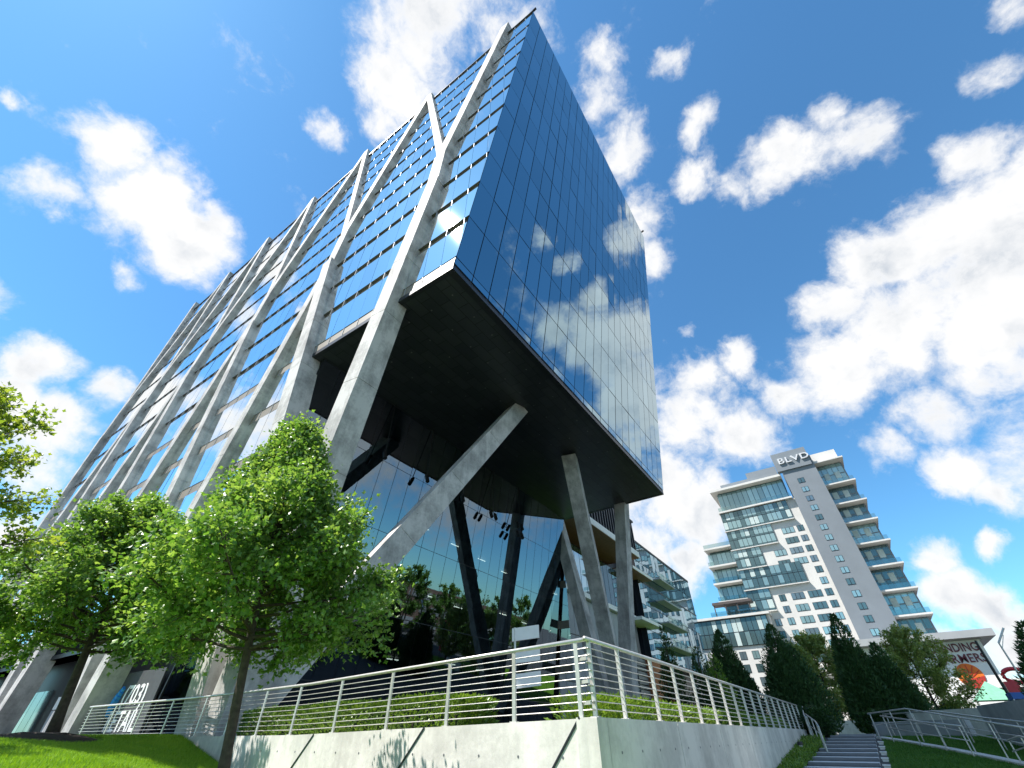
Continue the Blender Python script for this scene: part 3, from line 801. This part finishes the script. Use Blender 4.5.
# podium wing
pd = thing('podium_building', 'low wing with teal glass upper floors and white trim joined to the pale tower', 'building', (150, 36, -.05))
PXX = 150.0; S2 = PXX/110
def pb(m, y0, y1, z0, z1, x0=PXX, x1=PXX+4.6): m.box(x0, x1, y0*S2, y1*S2, z0*S2, z1*S2)
g = MB(); pb(g, 11.2, 24.5, -.05, 19.2); g.build('wall', 'bl_white', pd)
g = MB(); pb(g, 24.5, 40, -.05, 19.2); g.build('wall', 'bl_lightgrey', pd)
g = MB(); pb(g, 10.9, 40.2, 19.2, 19.65, PXX-.9, PXX+4.6); g.build('roof_slab', 'bl_white', pd)
frm = MB(); pane_jobs = []; pb(frm, 11.6, 39.8, 14.0, 19.15, PXX-.3, PXX+.1); y = 11.7
while y < 39:
    for q in range(2):
        m = MB(); pane_jobs.append((m,)+rr_.choice((('pane', 'bl_glass'), ('pane', 'bl_glass_dark'), ('pane', 'bl_glass_dark'), ('pane', 'bl_glass_dark'), ('blind', 'curtain_white')))); pb(m, y+.06, y+.95, 14.1+q*2.5, 16.45+q*2.5, PXX-.38, PXX-.25)
    y += 1.0
cw = frm.build('curtain_wall', 'dark_frame', pd); emit(pane_jobs, cw)
for zc in (12.4, 10.2, 8.0, 5.8, 3.6):
    for y in (12.4, 15.2, 17.6, 20.4, 23.0, 26, 28.6, 31.2, 34, 36.6):
        fr = MB(); pb(fr, y, y+1.3, zc-.7, zc+.7, PXX-.06, PXX+.1); f_ = fr.build('window', 'dark_frame', pd)
        pn = MB(); pb(pn, y+.07, y+.62, zc-.62, zc+.62, PXX-.1, PXX-.04); pb(pn, y+.68, y+1.23, zc-.62, zc+.62, PXX-.1, PXX-.04); pn.build('pane', rr_.choice(('bl_glass', 'bl_glass_dark', 'window_glass')), f_)
pg = thing('roof_pergola', 'dark flat pergola on the roof of the low podium wing', 'pergola', (152, 25, 27))
g = MB(); pb(g, 13.5, 21.5, 22.0, 22.5, PXX, PXX+4)
g.build('canopy', 'pergola_brown', pg)
for yy in (14, 16.4, 18.8, 21.1):
    g = MB(); pb(g, yy, yy+.2, 19.65, 22.0, PXX+.2, PXX+.5); g.build('post', 'pergola_brown', pg)
g = MB(); pb(g, 13.2, 22.2, 19.66, 20.6, PXX-.6, PXX-.5); g.build('balustrade', 'balustrade_glass', pg)

# ================================================================ NEIGHBOUR OFFICE BLOCK (faces -Y)
nb = thing('neighbor_block', 'lower glass building behind the concrete columns with white terraces and an orange brick end', 'building', (80, 32, .05))
NY = 26.0
g = MB(); g.box(47.5, 74, NY+.6, NY+26, .05, 14.2); g.box(47.5, 112, NY+2.5, NY+26, 13.5, 27.6); g.box(74, 108, NY+3, NY+26, .05, 14)
g.build('body', 'dark_frame', nb)
# grey panelled base and windows above
g = MB(); x = 47.6
while x < 70.9:
    for (a, b) in ((.1, 4.6), (4.7, 9.3), (9.4, 13.8)): g.box(x+.03, x+1.5, NY+.45, NY+.62, a, b)
    x += 1.55
g.build('panels', 'bl_lightgrey', nb)
g = MB(); g.box(47.4, 74.2, NY-.2, NY+.7, 13.9, 14.5); g.build('sill_band', 'white_paint', nb)
g = MB(); x = 47.6
while x < 70:
    g.box(x+.06, x+1.5, NY+.4, NY+.62, 14.6, 20.4); x += 1.55
g.build('windows', 'neighbor_glass', nb)
# terrace slab with a slatted balustrade
g = MB(); g.box(47.5, 70.6, NY-3.2, NY+2.6, 22.3, 23.2); tb = g.build('terrace_slab', 'white_paint', nb)
g = MB(); g.box(47.6, 70.5, NY-3.1, NY+2.5, 22.24, 22.295); g.build('terrace_soffit', 'wood_soffit', tb)
g = MB(); x = 47.6
while x < 70.3:
    g.box(x, x+.28, NY-3.15, NY-2.9, 23.2, 28.2); x += .95
g.box(47.5, 70.6, NY-3.18, NY-2.86, 28.2, 28.5); g.build('slat_screen', 'dark_frame', tb)
g = MB(); g.box(47.6, 70.4, NY-2.6, NY-2.5, 23.2, 28.1); g.build('screen_glass', 'neighbor_glass', tb)
# middle bay: dark glass between white floors, brick below
g = MB()
for z in (13.6, 21.0): g.box(70.5, 79.6, NY-1.8, NY+3, z, z+.45)
g.build('floor_slab', 'white_paint', nb)
g = MB(); g.box(70.6, 79.5, NY-1.7, NY+2.9, 21.46, 21.6); g.box(70.6, 79.4, NY-1.7, NY+2.8, 20.93, 20.995); g.build('slab_soffit', 'wood_soffit', nb)
g = MB(); x = 70.8
while x < 83:
    for (a, b) in ((9.5, 13.5), (14.1, 17.4), (17.5, 20.9)): g.box(x+.04, x+1.6, NY+1.0, NY+2.9, a, b)
    x += 1.66
g.build('bay_glazing', 'neighbor_dark', nb)
g = MB(); g.box(74.2, 84.0, NY-.2, NY+3.0, .05, 8.96); g.build('brick_base', 'brick_orange', nb)
g = MB(); 
for k in range(16): g.box(70.4, 74.15, NY+.2, NY+.5, .2+k*.55, .6+k*.55)
g.build('louvres', 'grey_panel', nb)
# right part: mirror glass box with balconies on its left
g = MB(); x = 77.0; zz = [9.5, 13.4, 17.2, 20.9, 24.4, 28.0]
while x < 112:
    for a, b in zip(zz, zz[1:]):
        t = [random.uniform(-.02, .02) for _ in range(3)]
        g.quad((x+.03, NY+t[0], a+.05), (min(x+2.0, 112.4)-.03, NY+t[1], a+.05), (min(x+2.0, 112.4)-.03, NY+t[2]+t[1]-t[0], b-.05), (x+.03, NY+t[2], b-.05))
    x += 2.0
gb = g.build('mirror_glazing', 'neighbor_glass', nb)
g = MB(); g.box(77, 112.4, NY+.05, NY+2.6, 9.4, 28.0); g.box(76.8, 112.6, NY-.08, NY+2.6, 28.0, 28.4); g.box(77, 112.5, NY-.06, NY+.1, 20.8, 21.05); g.build('glazing_frame', 'dark_frame', gb)
for k, z in enumerate((11.6, 15.2, 18.8, 22.4)):
    g = MB(); g.box(84.5, 97.5-1.4*k, NY-1.7, NY-.1, z, z+.22); s_ = g.build('balcony_slab', 'bl_lightgrey', nb)
    g = MB(); g.box(84.6, 97.4-1.4*k, NY-1.65, NY-1.6, z+.23, z+1.3); g.build('balustrade', 'balustrade_glass', s_)

# ================================================================ LETTERED RESTAURANT BUILDING
GX = 138.0
rs = thing('restaurant_building', 'white low building with jutting grey roof, lettered wall and orange mural behind the feathery tree', 'building', (GX+6, -15, -.05))
g = MB(); g.box(GX, GX+14, -22.9, 2, -.05, 15.0); g.build('wall', 'white_paint', rs)
g = MB(); g.box(GX-2.5, GX+15, -25.4, 2.5, 15.2, 16.5); g.box(GX-.3, GX+14, -23.2, 2.2, 15.0, 15.25); g.build('roof', 'bl_lightgrey', rs)
text('lettering', 'FOUNDING', 1.45, 'letter_red', (GX-.12, -13.2, 13.15), (0, -1, 0), (0, 0, 1), .12, rs, spacing=1.02, xs=.80)
text('lettering', 'FARMERS', 1.45, 'letter_red', (GX-.12, -14.6, 11.25), (0, -1, 0), (0, 0, 1), .12, rs, spacing=1.04, xs=.90)
g = MB(); n = 40
def disc(m, x, cy_, cz_, r, a0, a1, n=40):
    m.poly([(x, cy_-r*math.cos(a0+(a1-a0)*k/n), cz_+r*math.sin(a0+(a1-a0)*k/n)) for k in range(n+1)])
disc(g, GX-.10, -18.3, 9.0, 2.1, 0, 2*PI); g.build('mural_round', 'mural_orange', rs)
g = MB(); disc(g, GX-.13, -18.3, 9.0, 2.05, PI*1.12, PI*1.98); g.build('mural_lower', 'mural_red', rs)  # red lower part of the mural round
g = MB()
for k in range(5): g.beam((GX-.14, -18.3+1.9*math.cos(.5+k*.55), 9.0+1.9*math.sin(.5+k*.55)), (GX-.14, -18.3, 8.7), .12, .03, (1, 0, 0))
g.build('mural_lines', 'mural_red', rs)
# ================================================================ THINGS ON THE RIGHT
def ver(px, py, d, h):
    b = atd(px, py, d); return b, b+Vector((0, 0, h))
b, t_ = ver(1008, 694, 60, 3.85)
po = thing('banner_pole', 'dark thin pole in front of the lettered wall', 'pole', (b.x, b.y, -.05))
g = MB(); g.tube([(b.x, b.y, -.05), (b.x, b.y, t_.z)], [.13, .09], 8); g.build('shaft', 'black_metal', po)
g = MB(); g.tube([(b.x, b.y, -.05), (b.x, b.y, .4)], [.22, .18], 8); g.build('base', 'black_metal', po)
b = atd(1029, 690, 62)
lp = thing('street_lamp', 'grey street lamp with a pale slanted head, by the right edge of the photo', 'street lamp', (b.x, b.y, -.05))
zt = 6.3
g = MB(); g.tube([(b.x, b.y, -.05), (b.x, b.y, zt)], [.11, .06], 8); g.build('pole', 'steel', lp)
g = MB(); g.beam((b.x, b.y, zt-.05), (b.x-.2, b.y-.9, zt+1.0), .34, .12); g.build('lamp_head', 'white_paint', lp)
g = MB(); g.beam((b.x, b.y, zt-.5), (b.x-.15, b.y-.6, zt+.5), .05, .05); g.build('brace', 'steel', lp)
b = atd(1012, 690, 70)
ki = thing('ring_sign', 'red ring sign on a thick red post at the right edge', 'sign', (b.x, b.y, 0))
g = MB(); ring = [(b.x, b.y-.9+.9*math.cos(2*PI*k/24), 4.35+.55*math.sin(2*PI*k/24)) for k in range(25)]; g.tube(ring, .17, 8); g.build('ring', 'red_paint', ki)
g = MB(); g.prism([(b.x-.3, b.y-.75, 0), (b.x+.3, b.y-.75, 0), (b.x+.3, b.y+.45, 0), (b.x-.3, b.y+.45, 0)], [(b.x-.3, b.y-.7, 3.9), (b.x+.3, b.y-.7, 3.9), (b.x+.3, b.y+.3, 3.9), (b.x-.3, b.y+.3, 3.9)]); g.build('post', 'red_paint', ki)
b = atd(985, 682, 85)
cn = thing('market_canopy', 'pale green peaked canopy below the orange mural', 'canopy', (b.x, b.y, 0))
g = MB(); p = [(b.x-2, b.y-2.0, 3.0), (b.x+2, b.y-2.0, 3.0), (b.x+2, b.y+2.0, 3.0), (b.x-2, b.y+2.0, 3.0)]
for i in range(4): g.poly([p[i], p[(i+1) % 4], (b.x, b.y, 4.9)])
g.build('cover', 'green_canopy', cn)
for (px, py, pz) in p:
    g = MB(); g.tube([(px, py, -.05), (px, py, 3.0)], .06, 6); g.build('leg', 'steel', cn)
b = atd(1030, 692, 55)
cn = thing('market_canopy', 'blue canopy edge at the right border of the photo', 'canopy', (b.x, b.y, 0))
g = MB(); p = [(b.x-1, b.y-2, 1.95), (b.x+1, b.y-2, 1.95), (b.x+1, b.y+1.3, 1.95), (b.x-1, b.y+1.3, 1.95)]; q = [(x, y, 2.35) for x, y, z in p]; g.prism(p, q); g.build('cover', 'blue_canopy', cn)
for (px, py, pz) in p:
    g = MB(); g.tube([(px, py, -.05), (px, py, 1.95)], .06, 6); g.build('leg', 'steel', cn)
b = atd(1012, 668, 90)
hs = thing('kiosk_building', 'far white flat-roofed kiosk with dark opening behind the ring sign', 'kiosk', (b.x, b.y, 0))
g = MB(); g.box(b.x, b.x+4, b.y-3.5, b.y+2.0, -.05, 4.4); g.build('walls', 'grey_panel', hs)
g = MB(); g.box(b.x-.6, b.x+4.4, b.y-4, b.y+2.5, 4.4, 5.3); g.build('roof', 'white_paint', hs)
g = MB(); g.box(b.x-.05, b.x+.02, b.y-1.0, b.y+.6, 2.6, 4.0); g.build('opening', 'white_paint', hs)
# low concrete walls at the end of the path and at the right
def wallbox(label, p, q, z0, z1, th, mat, nm='low_wall'):
    p = Vector(p); q = Vector(q); d = (q-p).normalized(); n = Vector((-d.y, d.x))*th/2
    t = thing(nm, label, 'wall', ((p.x+q.x)/2, (p.y+q.y)/2, z0)); g = MB()
    m = max(1, int((q-p).length/2.4)); 
    for k in range(m):
        a = p+(q-p)*(k/m)+d*.008; c = p+(q-p)*((k+1)/m)-d*.008
        r = [(a.x-n.x, a.y-n.y), (c.x-n.x, c.y-n.y), (c.x+n.x, c.y+n.y), (a.x+n.x, a.y+n.y)]
        g.prism([(x, y, z0) for x, y in r], [(x, y, z1) for x, y in r])
    g.build('panels', mat, t)
    g = MB(); g.beam((p.x, p.y, z1-.05), (q.x, q.y, z1-.05), th*.8, .06); g.build('joint_core', 'grey_concrete', t)
    return t
def P2(px, py, d): q = atd(px, py, d); return (q.x, q.y)
wallbox('bright low concrete wall across the end of the stepped path', P2(834, 722, 58.5), P2(878, 722, 58.5), -.3, 1.0, .3, 'wall_concrete')
wallbox('pale low wall under the feathery tree', P2(906, 712, 41), P2(990, 712, 37), -.3, 1.05, .3, 'wall_concrete')
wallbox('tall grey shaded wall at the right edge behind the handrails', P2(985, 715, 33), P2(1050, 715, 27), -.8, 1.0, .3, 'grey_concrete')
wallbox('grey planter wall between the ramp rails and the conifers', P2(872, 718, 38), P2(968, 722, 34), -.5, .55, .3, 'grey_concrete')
t = thing('kerb', 'long thin pale concrete kerb curving down beside the right lawn', 'kerb', (28, -2, -.5))
g = MB(); kp = [(33.4, .35), (31.8, -.6), (29.5, -1.75), (27, -2.85), (24, -4.0), (21, -5.1)]
for p, q in zip(kp, kp[1:]):
    d = (Vector(q)-Vector(p)).normalized(); n = Vector((-d.y, d.x))*.2
    r0 = [(p[0]-n.x, p[1]-n.y), (p[0]+n.x, p[1]+n.y)]; r1 = [(q[0]-n.x, q[1]-n.y), (q[0]+n.x, q[1]+n.y)]; za, zb = hgt(*p)+.07, hgt(*q)+.07
    g.prism([(*r0[0], za-.5), (*r1[0], zb-.5), (*r1[1], zb-.5), (*r0[1], za-.5)], [(*r0[0], za), (*r1[0], zb), (*r1[1], zb), (*r0[1], za)])
g.build('kerb_body', 'wall_concrete', t)
# handrails
def handrail(label, pts, posts, h=.92, mid=True, r=.024):
    t = thing('handrail', label, 'handrail', pts[0], 'steel handrails by the steps')
    def zat(k): return pts[k]
    g = MB(); g.tube([(x, y, z+h) for x, y, z in pts], r*1.25, 8); g.build('top_rail', 'steel', t, smooth=True)
    if mid:
        for m in (.5,):
            g = MB(); g.tube([(x, y, z+h*m) for x, y, z in pts], r*.8, 8); g.build('mid_rail', 'steel', t, smooth=True)
    for a in posts:
        tot = len(pts)-1; k = min(int(a*tot), tot-1); u = a*tot-k
        p = Vector(pts[k]).lerp(Vector(pts[k+1]), u); g = MB(); g.tube([(p.x, p.y, p.z-.25), (p.x, p.y, p.z+h)], r, 8); g.build('post', 'steel', t)
G = lambda x, y, dz=0: (x, y, hgt(x, y)+dz)
handrail('double handrail dropping beside the path at the railing end', [G(33.8, 3.35, .1), G(29.6, 2.62, .05), G(27.2, 2.35, .02)], (.05, .3, .5, .72, .97))
handrail('short handrail on the near side of the clipped round shrub', [G(36.2, 3.6, .45), G(32.5, 3.3, .15), G(31.0, 3.1, .1)], (.05, .5, .97))
handrail('long handrail descending the right lawn from the path top', [(33.0, .45, -.10), (31.6, -1.15, .02), (27.8, -2.6, -.42), (24.2, -3.9, -.80)], (.02, .2, .36, .5, .66, .82, .98))
handrail('outer handrail beyond the lawn kerb, before the grey planter wall', [(36.5, -.2, -.06), (33.4, -2.3, -.05), (29, -3.7, -.45), (26, -4.8, -.7)], (.02, .2, .36, .5, .66, .82, .98))
handrail('inner low handrail close to the lawn kerb', [(31.8, -.05, -.15), (29.5, -1.5, -.45), (27.0, -2.45, -.62)], (.03, .35, .65, .97), .85)
handrail('small looped handrail at the lower right of the lawn', [(25.6, -3.35, -.75), (24.6, -3.6, -.62), (23.2, -3.75, -.72), (22.4, -3.8, -.9)], (.05, .35, .65, .95), .55)
# stepping lights along the path edge
for k in range(5):
    x = 24.2+1.7*k; y = .42-.006*(x-24)
    t = thing('path_light', 'small pale light block beside the path, number from the camera: %s' % ('nearest', 'second', 'third', 'fourth', 'farthest')[k] if False else ('small pale light block nearest the camera on the right path edge', 'second pale light block on the right path edge', 'third pale light block, middle of the right path edge', 'fourth pale light block on the right path edge', 'farthest pale light block on the right path edge')[k], 'path light', (x, y, hgt(x, y)), 'path lights')
    g = MB(); z = hgt(x, y); g.box(x-.11, x+.11, y-.10, y+.10, z-.1, z+.08); g.build('housing', 'wall_concrete', t)
    g = MB(); g.box(x-.13, x+.13, y-.12, y+.12, z+.081, z+.11); g.build('cap', 'white_paint', t)
x = 27.2; y = 3.3; z = hgt(x, y)
t = thing('bollard_light', 'small white bollard light in the planting strip by the shaded wall', 'bollard light', (x, y, z))
g = MB(); g.tube([(x, y, z-.1), (x, y, z+.34)], .07, 10); g.build('stem', 'white_paint', t)
g = MB(); g.tube([(x, y, z+.341), (x, y, z+.46)], [.12, .10], 10); g.build('cap', 'black_metal', t)
# white fin sign post in front of the lobby
p = Vector((17.8, 12.0, .05))
t = thing('fin_light_post', 'slim post carrying three white angled plates before the lobby glass', 'light post', p)
g = MB(); g.tube([p, p+Vector((0, 0, 3.7))], .05, 8); g.build('post', 'steel', t)
for z in (3.45, 2.62, 1.75):
    g = MB(); a = [p+Vector((-.02, .12, z-.28)), p+Vector((.42, -1.0, z-.18)), p+Vector((.42, -1.0, z+.32)), p+Vector((-.02, .12, z+.22))]; o = Vector((.05, .02, 0))
    g.prism([q-o for q in a], [q+o for q in a]); g.build('plate', 'white_paint', t)

# ================================================================ ACROSS THE STREET (seen mirrored in the lobby glass)
for k, (x, y, h) in enumerate(((66, -30, 12.5), (76, -32, 14), (86, -30, 12), (97, -32, 14), (109, -31, 13.5), (122, -32, 16))):
    lab = ['street tree mirrored at the left of the lobby glass', 'second street tree in the lobby reflection', 'third street tree in the lobby reflection', 'fourth street tree in the lobby reflection', 'fifth street tree in the lobby reflection', 'street tree mirrored at the right of the lobby glass'][k]
    oak(lab, (x, y, -1.8), (x+.2, y, h), .8, 5.6, 24, 9000, 80+k, mat='oak_leaf', trunk_r=.22, L=.5, prof=lambda u: (.8+u if u < .2 else (1-(u-.2)/.8)**.5), nm='street_tree', group='street trees across the road', zfan=.35)
ob = thing('office_building', 'low brick office with window rows across the street, seen in the lobby reflection', 'building', (100, -48, -.1))
g = MB(); g.box(58, 150, -62, -44, -.2, 10.0); g.build('wall', 'far_brick', ob)
for zz in (0.2, 3.6, 7.0):
    for k in range(20):
        g = MB(); g.box(60+k*4.4, 63.2+k*4.4, -44.0, -43.85, zz, zz+1.9); g.build('window', 'bl_lightgrey', ob)

# ================================================================ SKY, SUN, CAMERA
w = bpy.data.worlds.new('World'); bpy.context.scene.world = w; w.use_nodes = True
T = w.node_tree; T.nodes.clear()
def nd(typ, **kw):
    n_ = T.nodes.new('ShaderNode'+typ)
    for k, v in kw.items(): setattr(n_, k, v)
    return n_
out = nd('OutputWorld'); bg = nd('Background'); T.links.new(bg.outputs[0], out.inputs[0])
sky = nd('TexSky', sky_type='NISHITA'); sky.sun_disc = False
sky.sun_elevation = math.asin(SUN.z); sky.sun_rotation = math.atan2(SUN.x, SUN.y)
sky.air_density = 1.0; sky.dust_density = .15; sky.ozone_density = 1.2; sky.altitude = 100
SKY_STR = .092
tc = nd('TexCoord')
def noise(vec, sc, det, rough, dist=0):
    n_ = nd('TexNoise'); n_.inputs['Scale'].default_value = sc; n_.inputs['Detail'].default_value = det; n_.inputs['Roughness'].default_value = rough; n_.inputs['Distortion'].default_value = dist
    T.links.new(vec, n_.inputs['Vector']); return n_
def math_(op, a, b=None, c=None):
    n_ = nd('Math', operation=op)
    for i, s in enumerate((a, b, c)):
        if s is None: continue
        if isinstance(s, (int, float)): n_.inputs[i].default_value = s
        else: T.links.new(s, n_.inputs[i])
    return n_.outputs[0]
D = tc.outputs['Generated']
# warp the direction at two scales so the cloud edges are ragged
def warp(vec, sc, det, amp):
    wn = noise(vec, sc, det, .6); sub = nd('VectorMath', operation='SUBTRACT'); T.links.new(wn.outputs['Color'], sub.inputs[0]); sub.inputs[1].default_value = (.5, .5, .5)
    sca = nd('VectorMath', operation='SCALE'); T.links.new(sub.outputs[0], sca.inputs[0]); sca.inputs['Scale'].default_value = amp
    add = nd('VectorMath', operation='ADD'); T.links.new(vec, add.inputs[0]); T.links.new(sca.outputs[0], add.inputs[1]); return add.outputs[0]
W_ = warp(warp(D, 5.0, 3, .08), 17.0, 6, .05)
def pr(px, py, rpx, wgt=1.0):
    d0 = rdir(px, py); d1 = rdir(px+rpx, py); d2 = rdir(px, py+rpx)
    return (d0, ((d1-d0).length+(d2-d0).length)/2, wgt)
clouds = [
 pr(420, 20, 82), pr(395, 85, 52), pr(470, -20, 90), pr(385, 125, 28, .8), pr(520, 30, 45, .8),
 pr(590, 95, 40, .75), pr(620, 150, 45, .75), pr(640, 215, 40, .8), pr(655, 260, 30, .65), pr(600, 60, 30, .7),
 pr(670, 65, 26, .8), pr(698, 122, 28, .8), pr(690, 185, 30, .85), pr(740, 190, 30, .6), pr(790, 150, 46, .85), pr(830, 110, 26, .6), pr(770, 180, 30, .7),
 pr(960, 160, 55, .95), pr(930, 230, 75), pr(870, 260, 55), pr(1000, 260, 90), pr(900, 320, 85), pr(990, 330, 70), pr(840, 370, 60, .95), pr(790, 395, 35, .8), pr(830, 310, 45, .9),
 pr(1000, 75, 34, .7), pr(1010, 10, 30, .6), pr(690, 335, 14, .75), pr(738, 358, 25, .9), pr(700, 380, 35, .85),
 pr(690, 420, 55), pr(740, 440, 50, .95), pr(660, 480, 70), pr(700, 510, 60), pr(640, 420, 50), pr(640, 560, 60), pr(690, 560, 35, .9),
 pr(940, 420, 55, .9), pr(960, 470, 55), pr(900, 450, 40, .85), pr(1000, 490, 35, .85), pr(1018, 400, 40, .9), pr(1010, 548, 22, .85),
 pr(935, 560, 30, .85), pr(960, 600, 45, .95), pr(1000, 610, 40, .95), pr(1020, 650, 40, .9), pr(930, 640, 30, .8), pr(960, 660, 40, .8),
 pr(120, 150, 45), pr(145, 195, 60), pr(180, 240, 55), pr(125, 280, 25, .7), pr(222, 228, 28, .85), pr(45, 190, 40, .7), pr(55, 215, 22, .75), pr(325, 132, 28, .85),
 pr(40, 370, 52), pr(60, 420, 50), pr(15, 400, 60), pr(118, 395, 32, .85), pr(5, 100, 16, .75), pr(25, 470, 50, .7), pr(0, 540, 60, .8), pr(-60, 300, 70, .8), pr(-80, 500, 90)]
# clouds out of view, mirrored in the end wall and lobby
def dr(v, r, wgt=1.0): return (Vector(v).normalized(), r, wgt)
clouds += [dr((.69, -.43, .59), .12), dr((.63, -.50, .60), .07, .9), dr((.78, -.385, .49), .10), dr((.84, -.36, .40), .10, .9), dr((.56, -.344, .76), .06, .85), dr((.70, -.56, .46), .10, .85),
 dr((.66, -.69, .31), .2, .8), dr((.78, -.56, .30), .18, .85), dr((.88, -.39, .30), .15, .9), dr((.45, -.85, .25), .25, .9), dr((.1, -.9, .35), .3), dr((-.5, -.8, .4), .35), dr((-.8, -.3, .35), .3, .9), dr((-.9, .2, .3), .3, .85), dr((-.5, -.4, .75), .2, .8), dr((-.75, .55, .35), .25, .9), dr((-.55, .8, .22), .25, .9), dr((.1, -.6, .8), .12, .8), dr((-.62, .5, .6), .16, .8), dr((-.50, .66, .56), .16, .8), dr((-.36, .80, .45), .2, .8), dr((-.70, .60, .40), .2, .9), dr((-.56, .54, .63), .20, .72), dr((-.50, .40, .77), .13, .6)]  # last entries are unseen clouds added to brighten the left side glass
acc = None
for (d0, r, wgt) in clouds:
    ds = nd('VectorMath', operation='DISTANCE'); T.links.new(W_, ds.inputs[0]); ds.inputs[1].default_value = d0
    mr = nd('MapRange', interpolation_type='SMOOTHSTEP'); T.links.new(ds.outputs['Value'], mr.inputs[0])
    mr.inputs[1].default_value = r*1.45; mr.inputs[2].default_value = 0; mr.inputs[3].default_value = 0; mr.inputs[4].default_value = wgt
    acc = mr.outputs[0] if acc is None else math_('SMOOTH_MAX', acc, mr.outputs[0], .06)
W2 = warp(D, 9, 4, .05)
n1 = noise(W2, 6.5, 13, .62, .15); n2 = noise(W_, 30, 8, .68); n3 = noise(D, 2.6, 6, .6)
den = math_('ADD', math_('MULTIPLY', acc, .95), math_('MULTIPLY_ADD', n1.outputs['Fac'], 1.9, -.95))
den = math_('ADD', den, math_('MULTIPLY_ADD', n2.outputs['Fac'], .50, -.25))
cov = nd('MapRange', interpolation_type='SMOOTHSTEP'); T.links.new(den, cov.inputs[0]); cov.inputs[1].default_value = .22; cov.inputs[2].default_value = .82
# the cloud body: lit where it thins out towards the sun, soft grey where more cloud lies on the sun's side
so2 = nd('VectorMath', operation='ADD'); T.links.new(W2, so2.inputs[0]); so2.inputs[1].default_value = SUN*.055
n1b = noise(so2.outputs[0], 6.5, 5, .55, .15); n1c = noise(W2, 6.5, 5, .55, .15)
lit = math_('SUBTRACT', n1b.outputs['Fac'], n1c.outputs['Fac'])
sh = nd('MapRange', interpolation_type='SMOOTHSTEP'); T.links.new(math_('MULTIPLY_ADD', n3.outputs['Fac'], .30, math_('ADD', lit, -.15)), sh.inputs[0]); sh.inputs[1].default_value = -.10; sh.inputs[2].default_value = .20
thk = nd('MapRange', interpolation_type='SMOOTHSTEP'); T.links.new(den, thk.inputs[0]); thk.inputs[1].default_value = .60; thk.inputs[2].default_value = 1.05
th = nd('Math', operation='MULTIPLY'); T.links.new(sh.outputs[0], th.inputs[0]); T.links.new(thk.outputs[0], th.inputs[1])
cr = nd('ValToRGB'); e = cr.color_ramp.elements; e[0].position = 0; e[0].color = (1.0, 1.0, 1.0, 1); e[1].position = 1; e[1].color = (.56, .62, .70, 1); T.links.new(th.outputs[0], cr.inputs[0])
cs = nd('VectorMath', operation='SCALE'); T.links.new(cr.outputs[0], cs.inputs[0]); cs.inputs['Scale'].default_value = CLOUD_GAIN
mx = nd('Mix', data_type='RGBA'); T.links.new(cov.outputs[0], mx.inputs[0])
tint = nd('Mix', data_type='RGBA', blend_type='MULTIPLY'); tint.inputs[0].default_value = 1; T.links.new(sky.outputs[0], tint.inputs[6]); tint.inputs[7].default_value = SKYTINT
T.links.new(tint.outputs[2], mx.inputs[6]); T.links.new(cs.outputs[0], mx.inputs[7])
T.links.new(mx.outputs[2], bg.inputs[0]); bg.inputs[1].default_value = SKY_STR
su = bpy.data.lights.new('sun', 'SUN'); su.energy = 4.6; su.angle = math.radians(.55); su.color = (1, .95, .90)
so_ = bpy.data.objects.new('sun', su); C.objects.link(so_); so_.rotation_euler = SUN.to_track_quat('Z', 'Y').to_euler(); so_.location = SUN*80
cam = bpy.data.cameras.new('camera'); co = bpy.data.objects.new('camera', cam); C.objects.link(co)
cam.sensor_fit = 'HORIZONTAL'; cam.sensor_width = 36; cam.lens = F/1024*36; cam.clip_start = .1; cam.clip_end = 9000
right = Vector((_x.x, _y.x, _z.x)); down = Vector((_x.y, _y.y, _z.y)); fwd = Vector((_x.z, _y.z, _z.z))
m = Matrix.Identity(4)
for i in range(3): m[i][0] = right[i]; m[i][1] = -down[i]; m[i][2] = -fwd[i]
co.matrix_world = m
sc = bpy.context.scene; sc.camera = co
sc.render.engine = 'CYCLES'; sc.cycles.max_bounces = 8; sc.cycles.transparent_max_bounces = 16
sc.view_settings.view_transform = 'Standard'; sc.view_settings.look = 'None'; sc.view_settings.gamma = 1; sc.view_settings.exposure = EXPO
